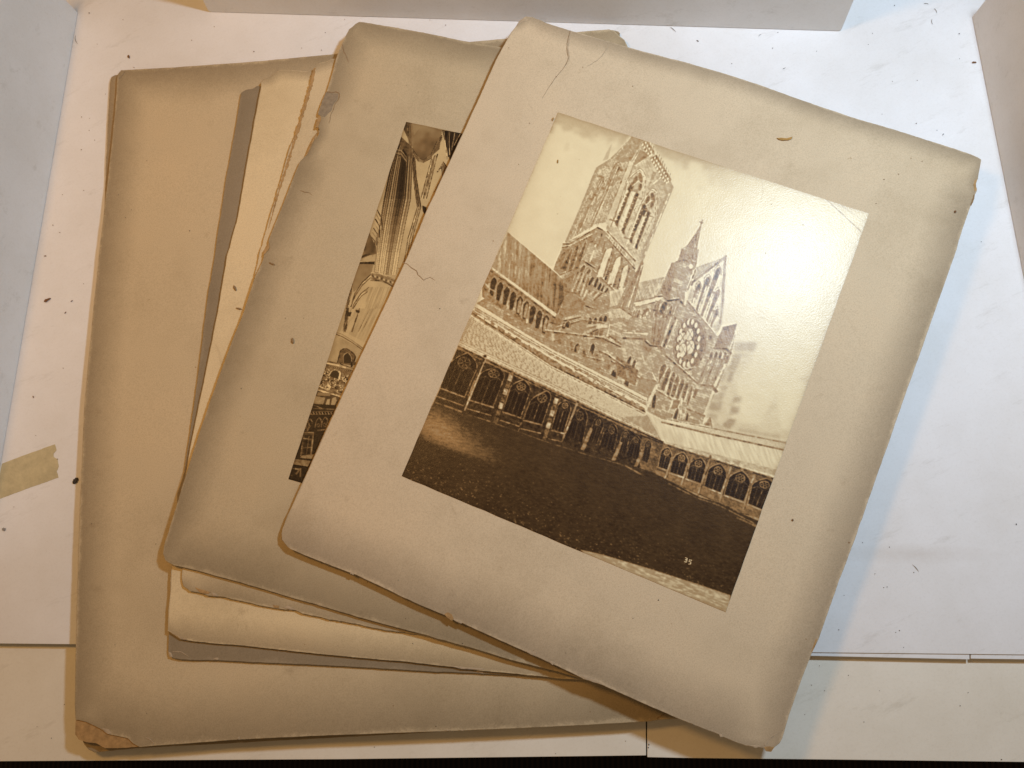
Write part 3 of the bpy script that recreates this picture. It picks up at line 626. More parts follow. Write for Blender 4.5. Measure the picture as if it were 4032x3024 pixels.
    for k in range(9): s.poly(3, [(910+26*k,560),(940+24*k,410 + 10*(k%3)),(958+22*k,560)], .35 + .12*(k % 2), .8, s.mid, .3)
    s.line(3, [(870,600),(965,572),(1070,600),(1120,660)], 5, .2); s.line(3, [(1085,690),(1020,715)], 3.5, .3); s.disc(3, (1060,655), 26, 34, .85)
    s.poly(3, [(810,610),(865,690),(800,960),(770,1030),(690,1040),(640,1040)], .42, .9, st2, .5)
    for k in range(9): s.line(3, [(800-18*k,660+40*k),(870-9*k,680+40*k)], 2, .25, .7)
    s.poly(3, [(870,690),(1040,690),(900,1000),(800,960)], .62, .9, s.bricks(14, 22), .5)
    s.poly(3, [(920,900),(1050,720),(1000,1000),(910,1080),(800,1080),(820,1000)], .68, .95, s.brick, .3)
    for k in range(7): s.line(3, [(880-6*k,900+26*k),(1000-6*k,880+26*k)], 1.8, .35, .8)
    s.line(3, [(1105,700),(1000,1000),(980,1160)], 6, .85); s.line(3, [(1120,700),(1020,960)], 2.5, .3)
    s.line(3, [(590,1050),(690,1040),(755,1105),(905,1085),(975,1180)], 6, .12); s.line(3, [(596,1040),(690,1028),(760,1090),(905,1072)], 2.6, .78)
    # upper wall of the transept: big window, clustered shafts
    for k in range(24):
        x = 560 + 13*k; s.line(3, [(x+40,1150),(x-60,1480)], 2.6, (.25,.72,.42,.3)[k % 4] + .1*s.rng.rand())
    for b, t, a, r, e in (((640,1240),(670,1170),(710,1110),(760,1140),(700,1290)), ((760,1270),(780,1200),(815,1150),(820,1200),(800,1280)), ((570,1230),(590,1160),(605,1120),(615,1160),(600,1230))):
        s.arch(3, b, t, a, r, e, .22, .75, 2.4, s.mid, .25)
    for x, y in ((590,1230),(690,1280),(790,1290),(640,1270)): s.disc(3, (x,y), 44, 14, .3, 12)
    s.arch(3, (340,1520),(410,1300),(490,1185),(525,1260),(470,1500), .3, .7, 4, s.mid, .2)
    s.arch(3, (360,1510),(425,1310),(500,1240),(510,1280),(455,1495), .78, .3, 2, s.soft, .1)
    for k in range(5): s.line(3, [(430-14*k,1310+45*k),(500-10*k,1300+45*k)], 1.6, .3)
    s.line(3, [(470,1260),(400,1500)], 1.8, .3); s.line(3, [(500,1260),(430,1500)], 1.4, .35)
    for x in (300, 330, 360): s.arch(3, (x-60,1500),(x-10,1290),(x+30,1210),(x+34,1270),(x-30,1500), .3, .75, 2, s.mid, .3)
    s.poly(3, [(180,1520),(500,1530),(490,1580),(470,1610),(170,1600)], .72, 1, s.fine, .2); s.line(3, [(180,1522),(500,1535)], 3, .85); s.line(3, [(175,1545),(490,1560)], 3, .25)
    s.lines(3, ((200,1560),(470,1570)), ((190,1600),(460,1606)), 14, 2, .3, .7)
    s.line(3, [(540,1450),(470,1640)], 5, .3); s.line(3, [(520,1440),(455,1500)], 4, .3)
    # stair turret on the left of the transept
    s.poly(3, [(430,560),(440,620),(350,960),(320,1110),(270,1260),(80,1220),(130,1100),(240,870),(360,700)], .58, 1, s.bricks(8, 9), .45)
    s.lines(3, ((400,640),(435,650)), ((110,1190),(300,1230)), 6, 2.2, .25, .8); s.line(3, [(425,640),(240,1180)], 4, .8)
    s.poly(3, [(60,1210),(170,1215),(275,1300),(220,1400),(40,1330),(0,1330),(0,1250)], .7, 1, s.fine, .2); s.line(3, [(50,1208),(170,1215),(275,1300)], 5, .2)
    for x, y in ((50,1260),(140,1270),(230,1310)): s.arch(3, (x-50,y+90),(x-30,y+30),(x+6,y-20),(x+34,y+40),(x+20,y+100), .2, .85, 3)
    s.poly(3, [(0,1380),(200,1400),(130,1659),(0,1640)], .58, 1, s.bricks(7, 14), .35)
    for x in (10, 90, 150, 200): s.line(3, [(x+10,1330),(x-60,1640)], 5, (.3,.8)[x % 20 == 10])
    s.poly(2, [(1570,1600),(1620,1570),(1780,1659),(1560,1659)], .3, .9)
    s.poly(2, [(1660,1210),(1790,1200),(1940,1300),(1910,1360),(1640,1330)], .7, 1, s.fine, .2)
    # flying buttresses and side wall between roof and turret
    s.poly(2, [(1370,1000),(1450,1040),(1440,1190),(1370,1340),(1340,1480),(1220,1659),(1060,1659),(1170,1400),(1300,1300),(1330,1170)], .56, 1, s.bricks(8, 16, 12), .4)
    s.line(2, [(1340,1160),(1440,1195)], 6, .8); s.line(2, [(1345,1175),(1440,1208)], 3, .15)
    s.poly(2, [(1030,1200),(1080,1230),(1010,1440),(960,1600),(830,1590),(900,1440),(970,1330)], .5, 1, s.bricks(8, 16, 12), .4); s.line(2, [(850,1385),(1000,1420)], 4, .2)
    for P, t in (([(1080,1320),(1300,1280),(1280,1320),(1060,1370)], .68), ([(990,1480),(1140,1450),(1130,1490),(980,1520)], .62), ([(1360,1420),(1640,1390),(1630,1430),(1350,1460)], .66), ([(930,1600),(1100,1580),(1090,1620),(930,1640)], .25), ([(1230,1600),(1600,1550),(1590,1590),(1220,1640)], .7)):
        s.poly(2, P, t, 1, s.fine, .2); s.line(2, P[2:], 3, .15)
    for x, y in ((1060,1410),(1130,1400),(1400,1350),(1470,1345),(1540,1330),(1600,1320)): s.arch(2, (x-34,y+60),(x-24,y+10),(x+4,y-30),(x+30,y+10),(x+20,y+60), .12, .7, 2)
    for c0 in ((1000,1590,1130,1500), (1310,1560,1620,1440)):
        P = [(c0[0]+(c0[2]-c0[0])*t, c0[1]+(c0[3]-c0[1])*(1-(1-t)**2)) for t in (0,.2,.4,.6,.8,1)]
        s.line(2, P, 9, .68); s.line(2, [(x+6,y+22) for x, y in P], 3, .18)
    for x, y in ((1400,1520),(1470,1510),(1530,1500)): s.poly(2, [(x,y),(x+44,y-6),(x+30,y+60),(x-10,y+60)], .2, .9)
    # lower transept wall and the rose window
    s.poly(4, [(0,0),(880,0),(1190,0),(1400,240),(1660,80),(1650,180),(1590,460),(1390,950),(1240,1290),(1210,1400),(700,1330),(450,1210),(0,960)], .62, 1, s.bricks(8, 15), .45)
    s.poly(4, [(60,300),(480,280),(540,400),(560,640),(380,790),(0,560)], .66, .8, s.bricks(9, 17), .4); s.poly(4, [(440,300),(560,370),(460,560),(420,430)], .35, .5, s.mid, .4)
    s.poly(4, [(560,120),(760,180),(740,440),(660,380),(540,370),(480,250)], .54, .9, s.brick, .3); s.lines(4, ((560,0),(870,0)), ((540,360),(730,420)), 13, 3, .3, .8, .8); s.line(4, [(860,0),(700,380)], 7, .2); s.line(4, [(880,30),(730,400)], 5, .72); s.line(4, [(800,0),(680,360)], 6, .75)
    s.line(4, [(460,300),(530,365),(660,375),(735,445)], 5, .15); s.line(4, [(470,290),(540,352),(670,362),(740,430)], 3, .85)
    s.line(4, [(170,190),(490,210)], 4, .85); s.line(4, [(175,265),(470,280)], 5, .2)
    s.line(4, [(0,250),(70,290),(140,350)], 8, .2); s.line(4, [(0,262),(60,310)], 5, .8)
    cx, cy = 1045, 335
    s.disc(4, (cx,cy), 206, 350, .72, 8, n=40, tex=s.fine, amp=.15); s.ring(4, (cx,cy), 206, 352, 3, .3, 8, n=40); s.ring(4, (cx,cy), 196, 338, 1.5, .45, 8, n=40)
    s.poly(4, [ell((cx,cy), 192, 330, 8, t) for t in np.linspace(-1.75, 1.2, 24)] + [ell((cx-36,cy-4), 150, 270, 8, t) for t in np.linspace(1.2, -1.75, 24)], .3, 1, s.fine, .2)
    s.disc(4, (cx-28,cy-2), 158, 312, .4, 8, n=36, tex=s.mid, amp=.3)
    for k in range(16):
        p = ell((cx-28,cy-2), 136, 282, 8, 2*math.pi*(k+.3)/16)
        s.disc(4, p, 29, 45, .14, 12, n=14); s.disc(4, (p[0]+9,p[1]-2), 21, 41, .8, 12, n=14)
    s.disc(4, (cx-30,cy-4), 100, 200, .45, 8, n=30, tex=s.mid, amp=.3)
    for dx, dy in ((-62,-50),(34,-88),(-56,70),(48,38)):
        s.disc(4, (cx-28+dx,cy+dy*1.25), 57, 98, .14, 10, n=22); s.disc(4, (cx-36+dx,cy+dy*1.25+2), 48, 92, .78, 10, n=22, tex=s.soft, amp=.12)
        s.line(4, [(cx-60+dx,cy+dy*1.25-70),(cx+10+dx,cy+dy*1.25+60)], 1.6, .3); s.line(4, [(cx+6+dx,cy+dy*1.25-70),(cx-76+dx,cy+dy*1.25+64)], 1.4, .35)
    s.disc(4, (cx-28,cy-8), 24, 34, .35); s.disc(4, (cx-28,cy-8), 13, 18, .85)
    for k in range(10):
        p = ell((cx-28,cy), 106, 224, 8, 2*math.pi*(k+.1)/10); s.disc(4, p, 10, 14, .12)
    # string course, lancets and turret right of the rose
    s.line(4, [(700,470),(900,640),(1160,870),(1340,890),(1390,960)], 5, .22); s.line(4, [(706,455),(905,622),(1165,855),(1345,876)], 3, .82)
    s.poly(4, [(1480,120),(1660,80),(1600,270),(1520,390),(1370,380)], .32, 1, st2, .3); s.line(4, [(1650,180),(1570,410)], 5, .8)
    s.poly(4, [(1280,400),(1500,390),(1590,460),(1560,560),(1390,880),(1160,850)], .6, 1, s.bricks(8, 12), .3); s.line(4, [(1360,395),(1520,405),(1585,465)], 5, .25)
    for k in range(6): s.line(4, [(1300+44*k,520+6*k),(1160+46*k,850+8*k)], 3, (.25,.8,.3,.75,.3,.85)[k])
    for k in range(4): s.arch(4, (1290+62*k,540),(1300+62*k,490),(1340+55*k,430),(1350+60*k,490),(1330+60*k,550), .25, .8, 2.4, s.mid, .2)
    s.line(4, [(1230,700),(1410,730)], 2, .35); s.line(4, [(1290,520),(1480,545)], 3, .4); s.line(4, [(1540,560),(1370,890)], 7, .85)
    s.arch(4, (1500,600),(1510,540),(1545,480),(1560,520),(1540,590), .3, .7, 2); s.poly(4, [(1290,230),(1340,230),(1330,290),(1290,290)], .2, .9)
    for b, t, a, r, e in (((630,880),(650,680),(720,595),(735,680),(660,820)), ((665,930),(720,740),(780,645),(795,720),(710,960)), ((735,1000),(790,790),(835,695),(855,770),(780,1020)), ((790,1020),(845,830),(890,745),(912,820),(840,1040)), ((860,1050),(905,880),(950,790),(970,870),(900,1060)), ((930,1060),(970,920),(1015,825),(1025,900),(970,1080)), ((1000,1140),(1040,980),(1065,880),(1080,950),(1030,1140))):
        s.arch(4, b, t, a, r, e, .25, .68, 2.5, s.mid, .2); s.line(4, [(r[0]+8,r[1]+20),(e[0]+10,e[1]+14)], 6, .78)
        s.line(4, [(t[0]-20,t[1]+20),(t[0]+20,t[1]+40)], 3, .7)
    for b, t, a, r, e in (((190,650),(235,540),(270,490),(285,540),(235,680)), ((265,700),(300,580),(330,540),(345,590),(300,720)), ((0,740),(30,710),(70,680),(95,740),(100,800)), ((180,860),(205,810),(235,795),(255,840),(245,910)), ((540,1170),(555,1060),(595,990),(610,1060),(590,1190))):
        s.arch(4, b, t, a, r, e, .13, .72, 2.4, s.mid, .12)
    s.line(4, [(0,555),(390,795),(600,830)], 4, .2); s.line(4, [(0,540),(395,780)], 3, .75)
    s.poly(4, [(390,790),(600,835),(640,870),(520,1010),(330,950)], .52, 1, s.brick, .25); s.poly(4, [(540,690),(570,730),(635,860),(590,810)], .85)
    s.poly(4, [(600,870),(650,860),(480,1220),(440,1190)], .8, 1, s.fine, .15); s.line(4, [(610,930),(800,1050),(870,1060)], 5, .8); s.line(4, [(605,945),(800,1064)], 3, .25)
    s.poly(4, [(1130,920),(1340,930),(1240,1280),(1040,1210),(1000,1190)], .66, .9, s.bricks(7, 30), .35); s.poly(4, [(1340,950),(1370,960),(1260,1270),(1225,1260)], .86); s.line(4, [(1340,890),(1395,965)], 8, .3); s.line(4, [(1000,1185),(1240,1285)], 5, .3)
    s.poly(4, [(1120,930),(1160,940),(1110,1050),(1080,1040)], .2, .8)
    for a, b in (((945,1060),(820,1320)), ((830,1080),(760,1240)), ((1000,1190),(950,1330))): s.line(4, [a,b], 4, .85)
    s.line(4, [(945,1050),(920,1330)], 4, .82); s.arch(4, (820,1310),(860,1210),(890,1170),(905,1220),(880,1330), .15, .8, 3); s.arch(4, (980,1340),(1000,1270),(1020,1230),(1030,1280),(1020,1350), .15, .7, 2)
    s.poly(4, [(830,1080),(920,1080),(880,1180),(810,1190)], .3, .9, s.mid, .2)
    s.poly(4, [(1210,1400),(1310,1300),(1550,1475),(1340,1430)], .83, 1, s.fine, .08); s.poly(4, [(1215,1395),(1305,1310),(1335,1425)], .6, 1, s.mid, .2); s.arch(4, (1245,1405),(1255,1385),(1285,1365),(1305,1390),(1300,1415), .28); s.line(4, [(1310,1305),(1335,1430)], 2.5, .3)
    # low wall, buttress heads and ledges just above the coping
    for P, t in (([(1100,230),(1200,210),(1330,240),(1320,300),(1120,290)], .58), ([(1340,200),(1440,250),(1400,330),(1350,430),(1310,400)], .62), ([(1010,190),(1080,150),(1110,260),(1030,250)], .5), ([(1420,330),(1560,420),(1540,520),(1400,440)], .36)):
        s.poly('b', P, t, 1, s.bricks(7, 13), .4)
    for P in ([(960,170),(1170,195),(1340,215)], [(1030,150),(1200,100),(1340,120)], [(1330,215),(1445,270)], [(1310,300),(1380,330)], [(1200,330),(1320,360)], [(1370,330),(1470,400)]):
        s.line('b', P, 4, .16); s.line('b', [(x+2,y-9) for x, y in P], 3, .8)
    for b, t, a, r, e in (((1140,300),(1150,265),(1172,244),(1184,275),(1174,312)), ((1240,318),(1250,272),(1270,242),(1282,278),(1270,318)), ((1080,140),(1092,115),(1110,100),(1122,120),(1116,146)), ((1380,450),(1392,425),(1410,412),(1420,440),(1418,470))):
        s.arch('b', b, t, a, r, e, .12, .75, 2.4)
    for k in range(14):
        x = 960 + 40*k; y = 190 + .55*(x-960)*.9 - 20; s.poly('b', [(x,y),(x+16,y-10),(x+24,y+40),(x+6,y+44)], (.26,.68)[k % 2], .6, s.mid, .4)
    # cloister: coping, rubble band, slate roof
    s.poly('b', [(495,0),(520,-5),(1000,285),(1620,600),(1600,700),(1000,400),(480,45)], .9, 1, s.fine, .18)
    for o in (.12, .3, .42): s.line('b', [(508,10+60*o),(1000,290+95*o),(1610,610+80*o)], 2.2, .3, .8)
    for k in range(60):
        t = s.rng.rand(); x = 500 + 1060*t; y = 22 + .575*(x-500) + s.rng.rand()*14; s.poly('b', [(x,y),(x+16,y+9),(x+13,y+14),(x-3,y+5)], .3, .7)
    s.poly('b', [(492,34),(1000,345),(1600,665),(1605,690),(1000,390),(480,58)], .42, 1, s.mid, .5)
    for k in range(46):
        t = s.rng.rand()**1.2; x = 520 + 1040*t; y = 58 + .578*(x-520); w = 6 + 16*s.rng.rand(); s.poly('b', [(x,y),(x+w,y+w*.6),(x+w-5,y+w*.6+13*(1.1-t)),(x-5,y+13*(1.1-t))], .9, .95)
    s.poly('b', [(478,60),(1000,392),(1612,690),(1720,860),(1700,880),(400,262)], .86, 1, s.fine, .14)
    s.line('b', [(484,48),(1000,388),(1605,690)], 3.6, .14); s.line('b', [(484,62),(1000,404),(1600,702)], 2, .4)
    for r in range(16):
        u = (r+.6)/16; a = np.array((478-75*u, 66+165*u)); b = np.array((1612+100*u, 700+150*u))
        n = int(30 + 26*(1-u))
        for k in range(n):
            t = (k + s.rng.rand()*.6)/n
            if t > .62 + .2*s.rng.rand(): continue
            p = a + (b-a)*t**1.15; L = (13 - 7*t); f = .75*(1 - t)*(.35+.65*u) + .12
            s.line('b', [p, (p[0]+L*.95,p[1]+L*.55)], 1.3, .25, f); s.line('b', [(p[0]+L*.95,p[1]+L*.55),(p[0]+L*.8,p[1]+L*1.1)], 1.2, .25, f)
    s.poly('b', [(408,222),(1700,846),(1715,880),(400,262)], .88, 1, s.fine, .12)
    for o in (0, 14, 30): s.line('b', [(406,224+o),(1060,536+o),(1705,850+o*.6)], 1.4, .4, .7)
    s.poly(4, [(180,1295),(480,1280),(720,1580),(660,1590)], .74, 1, s.dirnoise(25, 3, 20), .15); s.line(4, [(480,1275),(720,1590)], 2, .6)
    # right wing roof
    s.poly('c', [(375,340),(490,395),(1260,575),(1195,745),(490,545)], .9, 1, s.dirnoise(-22, 5, 36), .13)
    s.poly('c', [(490,385),(1275,535),(1255,590),(480,412)], .84, 1, s.fine, .12); s.line('c', [(490,390),(1272,545)], 2, .35); s.line('c', [(480,412),(800,490),(1255,588)], 4, .25)
    s.line('c', [(375,335),(490,400)], 3, .8); s.line('c', [(490,545),(1200,725)], 2.4, .4); s.poly('c', [(490,530),(1205,710),(1195,745),(480,560)], .8, 1, s.mid, .2)
    # cloister walls
    s.poly('b', [(402,262),(1720,880),(1660,1080),(1560,1050),(1430,1010),(1200,945),(950,870),(620,760),(430,700),(240,640)], .15, 1, s.mid, .3)
    s.poly('b', [(402,262),(1720,880),(1712,905),(392,285)], .42, 1, s.mid, .4); s.line('b', [(400,268),(1060,590),(1720,884)], 4, .1)
    s.poly(6, [(250,60),(560,150),(1150,350),(1995,605),(1780,1220),(1560,1090),(950,830),(600,660),(220,480)], .36, 1, s.bricks(9, 14), .25)
    s.line(6, [(200,20),(560,165),(1160,355),(1990,612)], 4.5, .2); s.line(6, [(560,150),(1990,600)], 2, .75)
    s.poly(6, [(250,420),(1840,1020),(1790,1130),(1560,1060),(960,790),(600,640),(230,470)], .42, 1, s.bricks(10, 22), .25)
    s.poly(6, [(220,460),(950,790),(1560,1050),(1800,1120),(1780,1170),(1560,1095),(940,835),(600,665),(220,485)], .62, 1, s.mid, .4)
    W5 = [((110,900),(215,640),(470,460),(580,690),(430,1030)), ((500,1060),(620,760),(865,650),(940,800),(800,1160)), ((930,1210),(1020,930),(1200,810),(1280,970),(1160,1300)), ((1200,1320),(1270,1120),(1500,955),(1545,1080),(1440,1390)), ((1560,1450),(1640,1160),(1760,1080),(1810,1210),(1720,1500))]
    WB = [((1090,840),(1120,750),(1195,660),(1230,740),(1200,890)), ((1240,870),(1265,770),(1310,715),(1332,790),(1290,900)), ((1310,905),(1335,830),(1400,765),(1425,830),(1400,940)), ((1430,940),(1450,850),(1480,805),(1502,860),(1475,965)), ((1480,965),(1510,890),(1550,840),(1577,890),(1560,1000)), ((1585,1000),(1600,910),(1625,868),(1645,920),(1620,1020))]
    W6 = [((465,445),(500,270),(600,200),(640,340),(590,495)), ((620,520),(660,350),(800,265),(855,410),(800,580)), ((840,600),(870,440),(1025,335),(1085,470),(1030,670)), ((1070,700),(1115,520),(1275,410),(1360,590),(1290,790)), ((1330,810),(1385,620),(1570,505),(1665,690),(1590,905)), ((1640,930),(1690,710),(1890,605),(2000,760),(1860,1020))]
    for q in W5: s.tracery(5, *q, lt=.58, w=1.7, dark=.05)
    for q in WB: s.tracery('b', *q, lt=.5, w=1.2, dark=.05)
    for q in W6:
        s.tracery(6, *q, lt=.66, w=1.6, dark=.06)
        s.line(6, [(q[0][0]-20,q[0][1]+10),(q[4][0]+10,q[4][1]+18)], 4, .72)
    # sills, dado, buttresses, pipes
    for q in W5:
        a, b = q[0], q[4]
        s.line(5, [(a[0]-6,a[1]+20),(b[0]+4,b[1]+14)], 4, .6); s.line(5, [(a[0]-40,a[1]+130),(b[0]-20,b[1]+120)], 2.6, .7); s.line(5, [(a[0]-60,a[1]+210),(b[0]-40,b[1]+200)], 5, .5, .8)
    for x0, y0, x1, y1, w, t in ((705,520,430,1210,6,.8),(690,540,400,1200,4,.16),(1900,1110,1700,1610,5,.72),(1285,1050,1130,1480,4,.3),(600,720,480,1020,3,.6)):
        s.line(5, [(x0,y0),(x1,y1)], w, t)
    s.disc(5, (695,505), 22, 18, .15); s.disc(5, (1905,1100), 16, 16, .2)
    for x0, y0, x1, y1 in ((1035,740,820,1380),(1630,1040,1460,1600)):
        for k in range(7):
            t = k/7; x = x0+(x1-x0)*t; y = y0+(y1-y0)*t; L = .72 if k in (0, 2, 4) else .34
            s.poly(5, [(x-26,y),(x+26,y+20),(x+2,y+96),(x-50,y+76)], L, 1, s.mid, .4)
    for x, y in ((1250,790),(1440,880),(1580,930)): s.poly('b', [(x,y),(x+18,y+8),(x-40,y+150),(x-62,y+140)], .5, 1, s.mid, .5)
    for x0, y0, x1, y1 in ((640,370,560,610),(850,440,775,690),(1150,340,995,800),(1360,620,1275,910),(1660,740,1570,1070)):
        s.line(6, [(x0,y0),(x1,y1)], 7, .5); s.line(6, [(x0-8,y0),(x1-8,y1)], 2.4, .72); s.line(6, [(x0+14,y0+10),(x1+14,y1)], 2, .2)
    for x0, y0, x1, y1 in ((700,290,670,340),(920,310,890,380),(1420,460,1370,600),(1730,560,1690,660),(1390,450,1350,560)): s.line(6, [(x0,y0),(x1,y1)], 5, .6)
    s.line(6, [(230,470),(600,640),(960,795),(1560,1060),(1800,1120)], 2.4, .2); s.disc(6, (1150,325), 14, 26, .3)
    # lawn
    g1 = s.dirnoise(14, 14, 4); g2 = s.noise(3, 2)
    lawn = [(240,640),(430,700),(620,760),(950,870),(1200,945),(1430,1010),(1560,1050),(1660,1080),(1790,1150),(1960,1240),(2080,1275),(2212,1340),(2600,1500),(2600,2500),(0,2500),(0,1000)]
    s.poly('b', lawn, .2, 1, g1*.5 + g2*.5 + s.big*.3 + s.soft*.1, .24, (( 700,700),(500,1500), .13))
    sl, m = s.mask(s.cv('b', lawn)); c = s.cv('b', [(215,770)])[0]
    d = np.exp(-(((s.xx[sl]-c[0])/150)**2 + ((s.yy[sl]-c[1]-.1*(s.xx[sl]-c[0]))/46)**2)); 
    b0, b1 = s.cv('b', [(140,868),(430,948)]); q = b1 - b0
    edge = ((s.xx[sl]-b0[0])*q[1] - (s.yy[sl]-b0[1])*q[0])/math.hypot(*q)      # > 0 above the shadow line across the grass
    s.img[sl] += m*d*(.36 + .25*g2[sl] + .12*g1[sl])/(1 + np.exp(-(edge + 5)/3.))
    c2 = s.cv('b', [(430,920)])[0]
    d = np.exp(-(((s.xx[sl]-c2[0])/90)**2 + ((s.yy[sl]-c2[1])/26)**2)); s.img[sl] += m*d*.1
    s.line('b', [(290,640),(420,690),(640,765),(960,880),(1210,960),(1440,1025),(1590,1090)], 3, .5, .5)
    s.line(6, [(600,670),(950,850),(1270,960),(1560,1110),(1760,1210)], 3, .55, .7); s.line(6, [(40,440),(270,570)], 3, .7, .8)
    s.line(6, [(1500,1120),(1750,1230)], 5, .6, .6)
    L = s.cv('b', [(60,1100),(40,1110)])[0]
    for k in range(2600):
        v = s.rng.rand()**.7; u = s.rng.rand(); x = u*s.w; y = s.h*(.735 + .265*v) ; xs = 1.5 + 4.5*v*s.rng.rand(); a = (s.rng.rand()-.5)*1.6
        pr = np.clip((v - .15)*1.3, .05, 1); tn = .36 + .4*s.rng.rand()*pr
        s.line(None, [(x,y),(x+xs*math.cos(a),y+xs*math.sin(a))], .9 + 1.1*v, tn + .06, (.25 + .6*s.rng.rand())*pr)
    # cream lower margin, darkened left corner and the number in the negative
    s.poly('c', [(-30,1205),(120,1240),(420,1330),(700,1420),(912,1492),(880,1610),(420,1420),(20,1240)], .8, 1, s.mid*.7 + s.dirnoise(20, 20, 4)*.8, .3)
    s.poly('c', [(420,1415),(640,1490),(890,1580),(880,1620),(400,1430)], .72, .6, s.mid, .3)
    # (the number is written last)
    # hairlines, creases and specks of the old paper
    for v, P, t, w in (('a', [(1890,600),(2000,700),(2115,808)], .45, 1.6), ('a', [(1990,640),(2130,740)], .7, 1.2), ('a', [(1475,480),(1480,560),(1465,625)], .72, 1), ('a', [(1740,700),(1700,650)], .72, 1), ('a', [(1880,1120),(1990,1160)], .7, 1), ('a', [(1720,1380),(1900,1450)], .76, 1)):
        s.line(v, P, w, t, .8)
    for k in range(40):
        x = s.rng.rand()*s.w; y = s.rng.rand()*s.h*.5; s.poly(None, [(x,y),(x+1.5+2*s.rng.rand(),y+.4),(x+1.8,y+1.6),(x,y+1.6)], .5, .6)
    top = np.clip((s.h*.8 - s.yy)/40, 0, 1)
    keep = s.img.copy(); s.blur(9); low = s.img; s.img = keep
    church = np.clip((.80 - low)/.12, 0, 1)*top
    stone = church*np.clip((s.h*.655 + .02*s.xx - s.yy)/24, 0, 1)
    s.img = s.img + stone*.10*(1 - s.img) + church*(.22*(keep - low) + .04*np.clip(1 - abs(low - .5)/.3, 0, 1) + .16*s.dirnoise(67, 26, 3.2) + .10*s.dirnoise(-18, 22, 3))
    s.img = np.clip(s.img, .02, 1)**(1 - .26*stone)
    m = np.exp(-((s.img-.5)/.19)**2)*top; s.img += m*(.26*s.fine + .3*s.mid + .2*s.soft)
    s.blur(1); s.img += stone*.12*(s.img - .6)
    e = np.minimum(np.minimum(s.xx, s.w - s.xx), np.minimum(s.yy, s.h - s.yy))
    for P in ([(628,1255), (640,1260), (637,1269), (629,1269), (639,1275), (634,1284), (621,1280)], [(668,1273), (655,1270), (651,1280), (663,1283), (661,1295), (649,1296)]):
        for k in range(len(P)-1): s.line(None, s.cv('c', P[k:k+2]), 2.4, .92)
    s.img -= .10*np.exp(-e/5)*(.6 + s.mid) + .04*np.exp(-e/24)*(s.img > .5)
    return np.clip(s.img + .02*s.fine, 0, 1)

